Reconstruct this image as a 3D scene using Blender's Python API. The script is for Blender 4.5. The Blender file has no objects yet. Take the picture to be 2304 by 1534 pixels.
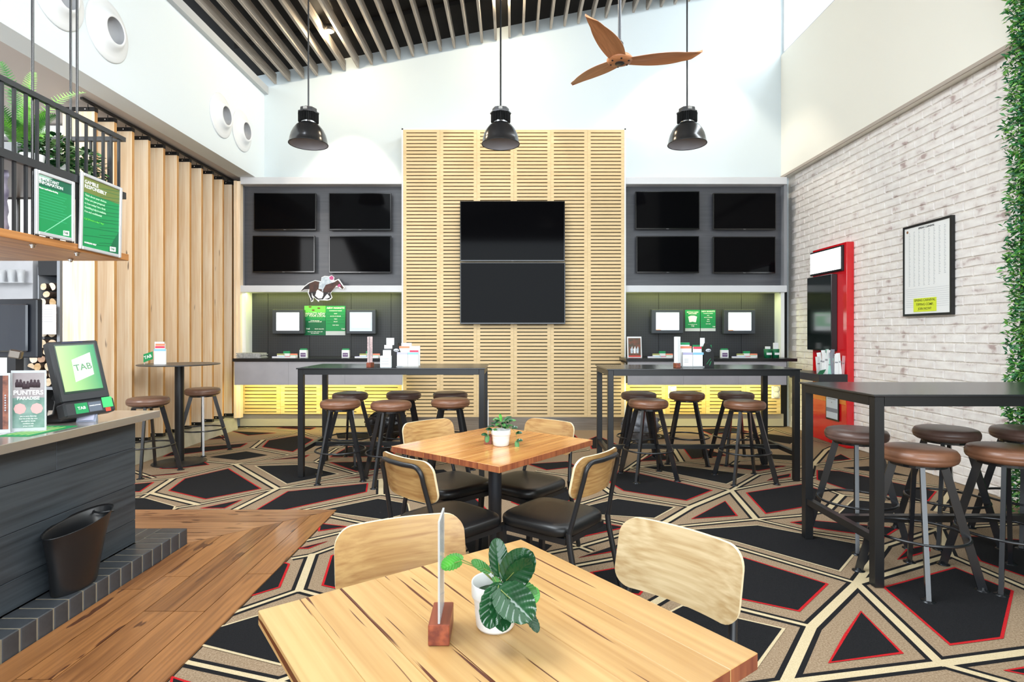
import bpy, bmesh, math, random
from mathutils import Vector, Matrix, Euler
random.seed(7)
S = bpy.context.scene
COL = S.collection
PI = math.pi
R = math.radians
# ------------------------------------------------------------------ camera, world, lights, exposure
H = 1.38          # eye height
F = 1280.0        # focal length in pixels of a 2304 px wide frame (20 mm lens)
CX, CY = 1152.0, 750.0
cam_d = bpy.data.cameras.new('camera'); cam_d.lens = 20; cam_d.sensor_width = 36
cam_d.shift_y = -17 / 2304; cam_d.clip_start = 0.05; cam_d.clip_end = 200
cam = bpy.data.objects.new('camera', cam_d); COL.objects.link(cam)
cam.location = (0, 0, H); cam.rotation_euler = (R(90), 0, 0)
S.camera = cam
S.view_settings.view_transform = 'Standard'; S.view_settings.look = 'None'
S.view_settings.gamma = 1; S.view_settings.use_curve_mapping = False
S.view_settings.exposure = 0.42
w = bpy.data.worlds.new('sky'); S.world = w; w.use_nodes = True
w.node_tree.nodes['Background'].inputs[0].default_value = (0.86, 0.94, 1.0, 1)
w.node_tree.nodes['Background'].inputs[1].default_value = 3.0

def area(name, loc, rot, sx, sy, power, color=(1, 1, 1), spread=PI):
    l = bpy.data.lights.new(name, 'AREA'); l.shape = 'RECTANGLE'; l.size = sx; l.size_y = sy
    l.energy = power; l.color = color; l.spread = spread
    o = bpy.data.objects.new(name, l); COL.objects.link(o); o.location = loc; o.rotation_euler = rot
    return o
def spot(name, loc, rot, power, color, size, blend=0.3, rad=0.04):
    l = bpy.data.lights.new(name, 'SPOT'); l.energy = power; l.color = color; l.spot_size = size
    l.spot_blend = blend; l.shadow_soft_size = rad
    o = bpy.data.objects.new(name, l); COL.objects.link(o); o.location = loc; o.rotation_euler = rot
    return o
# daylight entering through the high window band of the right wall
area('daylight_high_window', (4.75, 3.2, 6.35), (0, R(62), 0), 1.3, 10.5, 250, (0.90, 0.96, 1.0))
# glazed front of the room behind the camera, then unseen fill lights added to brighten the room
area('daylight_front_glazing', (0.2, -4.6, 2.5), (R(90), 0, 0), 7.9, 4.4, 540, (0.84, 0.93, 1.0))
area('fill_light_overhead', (0.6, 3.0, 5.0), (R(-4), 0, 0), 4.5, 3.0, 45, (0.92, 0.97, 1.0), R(125))  # added overhead fill for even light, no fitting of its own
area('fill_light_right_wall', (-2.4, 2.2, 4.9), (R(10), R(-55), 0), 1.6, 5.0, 190, (0.88, 0.95, 1.0), R(140))  # unseen fill added to brighten the right brick wall
area('fill_light_left_wall', (3.4, 2.5, 4.6), (R(8), R(58), 0), 1.4, 4.5, 28, (0.94, 0.98, 1.0), R(120))  # unseen fill added to lift the left wall and fins
o = area('fill_light_fins', (2.0, -1.0, 4.3), (0, 0, 0), 1.6, 1.6, 27, (1.0, 0.99, 0.95), R(60))  # added fill from behind the camera, aimed at the timber fins
o.rotation_euler = Vector((-6.3, 7.6, -2.6)).to_track_quat('-Z', 'Y').to_euler()
area('fill_light_bar', (-4.8, 2.6, 3.45), (R(28), 0, 0), 1.6, 3.6, 200, (0.97, 0.98, 1.0))  # added fill below the soffit, tilted towards the fins
# downlights between the ceiling slats, washing the back wall
spot('downlight_beam_left', (-2.378, 7.46, 5.26), (R(20), 0, 0), 80, (1.0, 0.84, 0.66), R(54), 0.2)
spot('downlight_beam_middle', (-0.139, 7.46, 5.70), (R(19), 0, 0), 75, (1.0, 0.86, 0.72), R(54), 0.2)
spot('downlight_beam_right', (2.6, 7.5, 6.1), (R(12), 0, 0), 110, (1.0, 0.9, 0.75), R(84), 0.35)
# LED strips of the betting desks
for i, (xa, xb) in enumerate(((-3.85, -1.7), (1.7, 3.75))):
    area('led_under_shelf', ((xa + xb) / 2, 8.2, 1.955), (R(25), 0, 0), xb - xa, 0.03, 6, (0.88, 0.95, 0.25))
    area('led_under_desk', ((xa + xb) / 2, 7.95, 0.675), (R(55), 0, 0), xb - xa, 0.04, 11, (1.0, 0.95, 0.42))

# ------------------------------------------------------------------ helpers
def s2l(c):
    return tuple(((v / 12.92) if v <= 0.04045 else ((v + 0.055) / 1.055) ** 2.4) for v in c)
def hexc(h):
    return s2l(tuple(int(h[i:i + 2], 16) / 255 for i in (0, 2, 4)))
def W(x, y, Y):
    "world point that the photograph shows at pixel x,y if it lies at distance Y"
    return Vector(((x - CX) * Y / F, Y, H - (y - CY) * Y / F))
def FL(x, y, z=0.0):
    "point of the horizontal plane at height z behind pixel x,y"
    k = (H - z) / (y - CY)
    return Vector(((x - CX) * k, F * k, z))
M = {}
def mat(name, col, rough=0.5, metal=0.0, spec=0.5, noise=None, bump=0.0, nscale=20, alpha=1.0, emit=None, coat=0.0, stretch=(1, 1, 1), trans=0.0):
    if name in M: return M[name]
    m = bpy.data.materials.new(name); m.use_nodes = True; M[name] = m
    nt = m.node_tree; b = nt.nodes['Principled BSDF']
    c = hexc(col) if isinstance(col, str) else col
    b.inputs['Base Color'].default_value = (*c, 1); b.inputs['Roughness'].default_value = rough
    b.inputs['Metallic'].default_value = metal; b.inputs['Specular IOR Level'].default_value = spec
    b.inputs['Coat Weight'].default_value = coat; b.inputs['Coat Roughness'].default_value = 0.08
    b.inputs['Transmission Weight'].default_value = trans
    m.diffuse_color = (*c, 1)
    if alpha < 1: b.inputs['Alpha'].default_value = alpha
    if emit is not None:
        b.inputs['Emission Color'].default_value = (*c, 1); b.inputs['Emission Strength'].default_value = emit
    if noise or bump:
        tc = nt.nodes.new('ShaderNodeTexCoord'); mp = nt.nodes.new('ShaderNodeMapping')
        mp.inputs['Scale'].default_value = stretch
        n = nt.nodes.new('ShaderNodeTexNoise'); n.inputs['Scale'].default_value = nscale; n.inputs['Detail'].default_value = 5
        nt.links.new(tc.outputs['Object'], mp.inputs[0]); nt.links.new(mp.outputs[0], n.inputs[0])
        if noise:
            r = nt.nodes.new('ShaderNodeValToRGB')
            r.color_ramp.elements[0].position = 0.3; r.color_ramp.elements[1].position = 0.7
            r.color_ramp.elements[0].color = (*hexc(noise), 1); r.color_ramp.elements[1].color = (*c, 1)
            nt.links.new(n.outputs[0], r.inputs[0]); nt.links.new(r.outputs[0], b.inputs['Base Color'])
        if bump:
            bp = nt.nodes.new('ShaderNodeBump'); bp.inputs['Strength'].default_value = bump; bp.inputs['Distance'].default_value = 0.01
            nt.links.new(n.outputs[0], bp.inputs['Height']); nt.links.new(bp.outputs[0], b.inputs['Normal'])
    return m
def wood(name, light, dark, axis='Y', rough=0.45, fine=1.0, marks=None, coat=0.0, vary=0.25, rings=6.0, cath=0.5):
    "procedural timber: grain runs along a local axis, each object gets its own offset and tone"
    if name in M: return M[name]
    m = bpy.data.materials.new(name); m.use_nodes = True; M[name] = m
    nt = m.node_tree; N = nt.nodes; L = nt.links; b = N['Principled BSDF']
    b.inputs['Roughness'].default_value = rough; b.inputs['Coat Weight'].default_value = coat; b.inputs['Coat Roughness'].default_value = 0.1
    tc = N.new('ShaderNodeTexCoord'); oi = N.new('ShaderNodeObjectInfo')
    add = N.new('ShaderNodeVectorMath'); add.operation = 'ADD'
    mul = N.new('ShaderNodeVectorMath'); mul.operation = 'SCALE'; mul.inputs[0].default_value = (37, 53, 71)
    L.new(oi.outputs['Random'], mul.inputs['Scale']); L.new(tc.outputs['Object'], add.inputs[0]); L.new(mul.outputs[0], add.inputs[1])
    def mapped(s_long, s_cross):
        mp = N.new('ShaderNodeMapping')
        mp.inputs['Scale'].default_value = tuple(s_long if a == axis else s_cross for a in 'XYZ')
        L.new(add.outputs[0], mp.inputs[0]); return mp
    m1 = mapped(0.7, 8.0); n1 = N.new('ShaderNodeTexNoise'); n1.inputs['Scale'].default_value = 1.3; n1.inputs['Detail'].default_value = 3; n1.inputs['Distortion'].default_value = cath
    L.new(m1.outputs[0], n1.inputs[0])
    rg = N.new('ShaderNodeMath'); rg.operation = 'MULTIPLY'; rg.inputs[1].default_value = rings * 6.28; L.new(n1.outputs[0], rg.inputs[0])
    sn = N.new('ShaderNodeMath'); sn.operation = 'SINE'; L.new(rg.outputs[0], sn.inputs[0])
    m2 = mapped(2.2 * fine, 110 * fine); n2 = N.new('ShaderNodeTexNoise'); n2.inputs['Scale'].default_value = 1.0; n2.inputs['Detail'].default_value = 4
    L.new(m2.outputs[0], n2.inputs[0])
    mx = N.new('ShaderNodeMath'); mx.operation = 'MULTIPLY_ADD'; mx.inputs[1].default_value = 0.11; L.new(sn.outputs[0], mx.inputs[0]); L.new(n2.outputs[0], mx.inputs[2])
    ad = N.new('ShaderNodeMath'); ad.operation = 'MULTIPLY_ADD'; ad.inputs[1].default_value = vary; L.new(oi.outputs['Random'], ad.inputs[0]); L.new(mx.outputs[0], ad.inputs[2])
    r = N.new('ShaderNodeValToRGB'); r.color_ramp.elements[0].position = 0.30; r.color_ramp.elements[1].position = 0.72 + vary * 0.6
    r.color_ramp.elements[0].color = (*hexc(dark), 1); r.color_ramp.elements[1].color = (*hexc(light), 1)
    L.new(ad.outputs[0], r.inputs[0]); out = r.outputs[0]
    if marks:
        m3 = mapped(*marks[1]); n3 = N.new('ShaderNodeTexNoise'); n3.inputs['Scale'].default_value = 1.0; n3.inputs['Detail'].default_value = 2.5
        L.new(m3.outputs[0], n3.inputs[0])
        r3 = N.new('ShaderNodeValToRGB'); r3.color_ramp.elements[0].position = marks[2]; r3.color_ramp.elements[1].position = marks[2] + 0.02
        L.new(n3.outputs[0], r3.inputs[0])
        mc = N.new('ShaderNodeMix'); mc.data_type = 'RGBA'; L.new(r3.outputs[0], mc.inputs[0]); L.new(out, mc.inputs[6]); mc.inputs[7].default_value = (*hexc(marks[0]), 1)
        out = mc.outputs[2]
    L.new(out, b.inputs['Base Color'])
    bp = N.new('ShaderNodeBump'); bp.inputs['Strength'].default_value = 0.12; bp.inputs['Distance'].default_value = 0.004
    L.new(n2.outputs[0], bp.inputs['Height']); L.new(bp.outputs[0], b.inputs['Normal'])
    return m

class MB:
    "collects shapes into one mesh"
    def __init__(s): s.v = []; s.f = []; s.m = []; s.sm = []
    def add(s, vs, fs, mi=0, smooth=False):
        k = len(s.v); s.v += [tuple(v) for v in vs]
        s.f += [tuple(i + k for i in f) for f in fs]; s.m += [mi] * len(fs); s.sm += [smooth] * len(fs); return s
    def box(s, a, b, mi=0, bev=0.0):
        x0, x1 = sorted((a[0], b[0])); y0, y1 = sorted((a[1], b[1])); z0, z1 = sorted((a[2], b[2]))
        if bev <= 0:
            vs = [(x, y, z) for z in (z0, z1) for y in (y0, y1) for x in (x0, x1)]
            return s.add(vs, [(0, 2, 3, 1), (4, 5, 7, 6), (0, 1, 5, 4), (2, 6, 7, 3), (0, 4, 6, 2), (1, 3, 7, 5)], mi)
        d = bev; vs = []
        for sx, x in ((1, x0), (-1, x1)):
            for sy, y in ((1, y0), (-1, y1)):
                for sz, z in ((1, z0), (-1, z1)):
                    vs += [(x, y + sy * d, z + sz * d), (x + sx * d, y, z + sz * d), (x + sx * d, y + sy * d, z)]
        def I(i, j, k, c): return (i * 4 + j * 2 + k) * 3 + c
        fs = []
        for i in (0, 1):
            fs.append(tuple(I(i, j, k, 0) for j, k in ((0, 0), (0, 1), (1, 1), (1, 0))))
            fs.append(tuple(I(j, i, k, 1) for j, k in ((0, 0), (0, 1), (1, 1), (1, 0))))
            fs.append(tuple(I(j, k, i, 2) for j, k in ((0, 0), (0, 1), (1, 1), (1, 0))))
        for j in (0, 1):
            for k in (0, 1):
                fs.append((I(0, j, k, 1), I(1, j, k, 1), I(1, j, k, 2), I(0, j, k, 2)))
                fs.append((I(j, 0, k, 0), I(j, 1, k, 0), I(j, 1, k, 2), I(j, 0, k, 2)))
                fs.append((I(j, k, 0, 0), I(j, k, 1, 0), I(j, k, 1, 1), I(j, k, 0, 1)))
        for i in (0, 1):
            for j in (0, 1):
                for k in (0, 1): fs.append((I(i, j, k, 0), I(i, j, k, 1), I(i, j, k, 2)))
        return s.add(vs, fs, mi)
    def prism(s, poly, z0, z1, mi=0):
        n = len(poly); vs = [(p[0], p[1], z0) for p in poly] + [(p[0], p[1], z1) for p in poly]
        a = sum(poly[i][0] * poly[(i + 1) % n][1] - poly[(i + 1) % n][0] * poly[i][1] for i in range(n))
        fs = [tuple(range(n - 1, -1, -1)), tuple(range(n, 2 * n))] + [(i, (i + 1) % n, n + (i + 1) % n, n + i) for i in range(n)]
        if a < 0: fs = [tuple(reversed(f)) for f in fs]
        return s.add(vs, fs, mi)
    def tube(s, pts, r, n=8, mi=0, cap=True, closed=False, smooth=True):
        pts = [Vector(p) for p in pts]; m = len(pts); rs = r if isinstance(r, (list, tuple)) else [r] * m
        vs = []; up = None
        for i, p in enumerate(pts):
            if closed: d = pts[(i + 1) % m] - pts[i - 1]
            else: d = pts[min(i + 1, m - 1)] - pts[max(i - 1, 0)]
            d.normalize()
            if up is None:
                a = Vector((0, 0, 1)) if abs(d.z) < 0.9 else Vector((1, 0, 0))
                up = (a - d * a.dot(d)).normalized()
            else: up = (up - d * up.dot(d)).normalized()
            q = d.cross(up)
            for k in range(n):
                t = 2 * PI * k / n; vs.append(p + (up * math.cos(t) + q * math.sin(t)) * rs[i])
        fs = []; e = m if closed else m - 1
        for i in range(e):
            for k in range(n):
                a = i * n + k; b = i * n + (k + 1) % n; c = ((i + 1) % m) * n + (k + 1) % n; d = ((i + 1) % m) * n + k
                fs.append((a, b, c, d))
        s.add(vs, fs, mi, smooth)
        if cap and not closed:
            s.add(vs[:n], [tuple(range(n - 1, -1, -1))], mi); s.add(vs[-n:], [tuple(range(n))], mi)
        return s
    def bar(s, a, b, wx, wy, side=(1, 0, 0), mi=0):
        "rectangular bar from a to b; wx is its width along side"
        a = Vector(a); b = Vector(b); d = (b - a).normalized(); sd = Vector(side); sd = (sd - d * sd.dot(d)).normalized(); t = d.cross(sd)
        vs = [p + sd * sx * wx / 2 + t * sy * wy / 2 for p in (a, b) for sx, sy in ((-1, -1), (1, -1), (1, 1), (-1, 1))]
        return s.add(vs, [(3, 2, 1, 0), (4, 5, 6, 7)] + [(i, (i + 1) % 4, 4 + (i + 1) % 4, 4 + i) for i in range(4)], mi)
    def lathe(s, prof, c=(0, 0, 0), n=24, mi=0, mtx=None, smooth=True, cap=True):
        vs = []; m = len(prof)
        for r, z in prof:
            for k in range(n):
                t = 2 * PI * k / n; v = Vector((r * math.cos(t), r * math.sin(t), z))
                if mtx: v = mtx @ v
                vs.append(v + Vector(c))
        fs = [(i * n + k, i * n + (k + 1) % n, (i + 1) * n + (k + 1) % n, (i + 1) * n + k) for i in range(m - 1) for k in range(n)]
        s.add(vs, fs, mi, smooth)
        if cap:
            if prof[0][0] > 1e-4: s.add(vs[:n], [tuple(range(n - 1, -1, -1))], mi)
            if prof[-1][0] > 1e-4: s.add(vs[-n:], [tuple(range(n))], mi)
        return s
    def xf(s, mtx, k=0):
        s.v[k:] = [tuple(mtx @ Vector(v)) for v in s.v[k:]]; return s
    def mesh(s, name, mats):
        me = bpy.data.meshes.new(name); me.from_pydata(s.v, [], s.f)
        for m in (mats if isinstance(mats, (list, tuple)) else [mats]): me.materials.append(m)
        me.polygons.foreach_set('material_index', s.m); me.polygons.foreach_set('use_smooth', s.sm); me.update()
        return me
    def build(s, name, mats, parent=None, loc=None):
        o = bpy.data.objects.new(name, s.mesh(name, mats)); COL.objects.link(o)
        if parent: o.parent = parent
        if loc is not None: o.location = loc
        return o
def inst(name, me, parent=None, loc=(0, 0, 0), rot=(0, 0, 0)):
    o = bpy.data.objects.new(name, me); COL.objects.link(o); o.parent = parent; o.location = loc; o.rotation_euler = rot; return o
def tag(o, label=None, cat=None, group=None, kind=None):
    if label: o['label'] = label
    if cat: o['category'] = cat
    if group: o['group'] = group
    if kind: o['kind'] = kind
    return o
def thing(name, label, cat, loc=(0, 0, 0), rz=0.0, group=None, kind=None):
    o = bpy.data.objects.new(name, None); COL.objects.link(o); o.location = loc; o.rotation_euler = (0, 0, rz)
    o.empty_display_size = 0.1
    return tag(o, label, cat, group, kind)
def struct(o): o['kind'] = 'structure'; return o
def copy_tree(o, parent=None):
    c = o.copy(); COL.objects.link(c); c.parent = parent
    for ch in o.children: copy_tree(ch, c)
    return c
TXT = {}
def text_mesh(txt, size, bold=0.0, align='CENTER', shear=0.0):
    k = (txt, size, bold, align, shear)
    if k in TXT: return TXT[k]
    cu = bpy.data.curves.new('lettering', 'FONT'); cu.body = txt; cu.size = size; cu.align_x = align; cu.align_y = 'CENTER'
    cu.offset = bold * 0.4; cu.shear = shear; cu.resolution_u = 2; cu.extrude = 0.0004; cu.space_line = 0.85
    o = bpy.data.objects.new('lettering', cu); COL.objects.link(o); bpy.context.view_layer.update()
    me = bpy.data.meshes.new_from_object(o.evaluated_get(bpy.context.evaluated_depsgraph_get()))
    bpy.data.objects.remove(o); TXT[k] = me; return me
def text(txt, size, m, parent, loc, rot=(R(90), 0, 0), bold=0.0, align='CENTER', shear=0.0, sx=1.0, name='lettering'):
    me = text_mesh(txt, size, bold, align, shear).copy(); me.materials.clear(); me.materials.append(m)
    o = inst(name, me, parent, loc, rot); o.scale = (sx, 1, 1); return o

# ------------------------------------------------------------------ materials
white = mat('white_paint', 'EFF1F0', 0.75, bump=0.02, nscale=60)
cream_w = mat('cream_paint', 'F3F0E8', 0.75, bump=0.02, nscale=60)
soffit_m = mat('soffit_paint', 'C9C2BE', 0.8)
grey_trim = mat('grey_trim', 'B9BCBE', 0.5)
blackm = mat('black_powder_coat', '17181A', 0.38, spec=0.5)
blackmat = mat('matt_black', '101011', 0.7)
steel_dark = mat('black_painted_steel', '1C1D20', 0.25, spec=0.7)
chrome = mat('chrome', 'D0D2D4', 0.15, 1.0)
steel = mat('brushed_stainless', 'B7B1A8', 0.28, 0.9, noise='9A948B', nscale=3, stretch=(1, 1, 30))
ply = wood('panel_plywood', 'EBD0A0', 'DDBF8C', 'X', 0.5, 0.5, vary=0.06, rings=1)
fin_w = wood('laminated_fin_timber', 'FBE9CF', 'E8C9A0', 'Z', 0.6, 0.6, vary=0.25, rings=3, marks=('7A6450', (1.6, 16), 0.71))
# ------------------------------------------------------------------ FLOOR: carpet with its woven pattern, timber boards, concrete kerb
fl = struct(MB().box((-7, -5, -0.12), (4.4, 8.7, -0.004)).build('floor', mat('floor_slab', '6B645C', 0.9)))
def carpet_mat(name, a, b, sc=240):
    return mat(name, a, 0.97, spec=0.15, noise=b, bump=0.25, nscale=sc)
c_taupe = carpet_mat('carpet_taupe', 'A8937A', '7C664E', 130)
c_cream = carpet_mat('carpet_cream', 'D3C3A2', 'BDA983')
c_black = carpet_mat('carpet_black', '232325', '131315')
c_red = carpet_mat('carpet_red', 'C8262A', 'A5171D')
cp = MB().box((-4.0, -5, -0.004), (4.12, 8.46, 0.0))
zc = [0.0]
def flat(poly, z, mi):
    zc[0] += 1e-6; z = z + zc[0]
    cp.add([(p[0], p[1], z) for p in poly], [tuple(range(len(poly)))], mi)
def seg(a, b, wd, z, mi, ex=0.0):
    d = (b - a).normalized(); n = Vector((-d.y, d.x, 0)) * wd / 2; e = d * ex
    flat([a - e - n, b + e - n, b + e + n, a - e + n], z, mi)
T, t = 0.043, 0.025
LINES = [  # polylines of the cream bands, traced at floor level
 (T, (529,1044),(624,1099),(526,1148),(500,1165)), (t,(300,1083),(388.5,1076.7),(529,1044)), (T,(388.5,1076.7),(339,1109),(446,1135)),
 (t,(339,1109),(290,1116)), (t,(446,1135),(624,1099)), (t,(446,1135),(399,1142),(380,1150)), (t,(467,1038),(529,1044)),
 (t,(433,1026),(568,1008)), (T,(568,1008),(592,989.5)), (t,(568,1008),(649,1023)), (t,(529,1044),(664,1021),(709,1017),(778,1000)), (t,(529,1044),(709,1039),(802.6,1066)),
 (t,(430,1002),(592,989.5),(675,971)), (t,(586,965),(675,971),(698,979),(760,990)), (t,(709,1039),(758,1008),(800,995)), (t,(624,1099),(802.6,1066),(860,1055)),
 (t,(624,1099),(857,1078)), (T,(857,1078),(857,1112)), (t,(500,1190),(678,1148),(857,1112),(912,1120),(960,1132)),
 (t,(860,1055),(960,1048),(1010,1040)), (t,(857,1078),(930,1085)),
 (t,(490,975),(560,962)), (t,(510,990),(490,976)), (t,(586,965),(540,960)),
 (t,(718,968),(800,962)), (t,(800,995),(860,985),(900,975)),
 (t,(1160,1036),(1282,1018),(1323,1012)), (t,(1207,1060),(1282,1070),(1352,1093)), (t,(1144,1185),(1295,1227),(1330,1240)),
 (T,(1645,1103),(1555,1140),(1503,1171),(1450,1198)), (T,(1645,1103),(1701,1168)), (t,(1645,1103),(1706,1068),(1802.6,1051),(1829,1046)),
 (t,(1645,1103),(1727,1087),(1802.6,1078.5),(1840,1072)), (t,(1645,1103),(1414.6,1052.4),(1534,1039)), (T,(1534,1039),(1516,1009.5)),
 (t,(1534,1039),(1645,1048),(1802.6,1049)), (t,(1414.6,1052.4),(1461,1020),(1516,1009.5),(1560,1003)), (t,(1555,1140),(1378,1111),(1321,1129),(1290,1138)),
 (T,(1378,1111),(1352,1093)), (t,(1352,1093),(1414.6,1052.4)), (t,(1701,1168),(1560,1181),(1450,1192)), (t,(1701,1168),(1804.8,1159),(1859,1150)),
 (t,(1701,1168),(1826,1197),(1945.7,1215),(1989,1229)), (t,(1360,1168),(1445,1186)), (t,(1230,1245),(1300,1231),(1422,1196)),
 (t,(1230,1285),(1300,1272),(1408,1252),(1455,1245),(1500,1200)), (t,(1470,1200),(1580,1208),(1665,1234),(1927.6,1312)),
 (T,(1927.6,1312),(1826.4,1410),(1768.6,1534),(1745,1600)), (T,(1927.6,1312),(2115.5,1493)), (0.036,(1927.6,1312),(2137,1249)), (T,(1927.6,1312),(1989,1229)),
 (T,(2137,1249),(2112,1189.5)), (t,(2112,1189.5),(1989,1229)), (T,(1859,1150),(1895,1113.7)), (t,(1859,1150),(1945,1164),(2112,1189.5)),
 (t,(1895,1113.7),(1819,1085),(1829,1046)), (t,(1895,1113.7),(1949,1119),(2144,1135)), (T,(2108,1150),(2144,1099)), (t,(2108,1150),(2180,1158)),
 (T,(1829,1046),(1859,1012.5),(1875,1005)), (t,(1829,1046),(1953,1030),(2000,1028)), (t,(1829,1046),(2123,1096),(2170,1108)), (t,(1829,1046),(1700,1034),(1660,1036),(1640,1050)),
 (0.03,(2137,1249),(2304,1321),(2400,1362)), (t,(2112,1189.5),(2304,1177)), (0.036,(2115.5,1493),(1783,1534),(1500,1575)), (T,(2115.5,1493),(2304,1467.7),(2400,1455)),
 (0.032,(2115.5,1493),(2260,1534),(2400,1580)), (t,(1826.4,1410),(1665,1370),(1510,1334)), (T,(1510,1334),(1440,1375)), (t,(1510,1334),(1455,1285),(1408,1252)),
 (t,(1450,960),(1560,968),(1700,962)), (t,(1650,995),(1740,965),(1800,985),(1880,1000)), (t,(1410,1000),(1500,962)), (t,(1560,1003),(1640,1012),(1700,1000),(1800,1008)),
 (T,(702,1248.5),(673,1327.5)), (t,(660,1256),(702,1248.5),(768,1225),(840,1195)), (t,(673,1327.5),(544,1372),(480,1395)), (t,(673,1327.5),(723,1341),(800,1370)),
 (t,(690,1216),(786.5,1193),(834,1183)), (t,(735,1160),(834,1180),(900,1195)), (t,(400,1483),(426,1491),(623,1534),(700,1552)), (t,(623,1534),(663,1520),(760,1490)),
 (t,(1143,1570),(900,1600)), (t,(1250,1500),(1400,1500),(1480,1560)), (t,(980,1290),(1143,1185),(1100,1170)), (t,(300,1130),(339,1109)), (t,(300,1060),(345,1075)),
 (t,(840,1195),(980,1290),(900,1400)), (t,(980,1290),(1140,1300),(1230,1285)), (t,(1140,1300),(1180,1420)), (t,(1500,1600),(1230,1560)),
]
for ln in LINES:
    pts = [FL(*p) for p in ln[1:]]
    for a, b in zip(pts, pts[1:]):
        seg(a, b, ln[0] * 1.0 + 0.042, 0.0005, 2, ln[0] * .3)
for ln in LINES:
    pts = [FL(*p) for p in ln[1:]]
    for a, b in zip(pts, pts[1:]):
        seg(a, b, ln[0], 0.0010, 1, ln[0] * .3)
    for a in pts: flat([a + Vector((math.cos(k * PI / 6), math.sin(k * PI / 6), 0)) * ln[0] * .52 for k in range(12)], 0.00105, 1)
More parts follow.
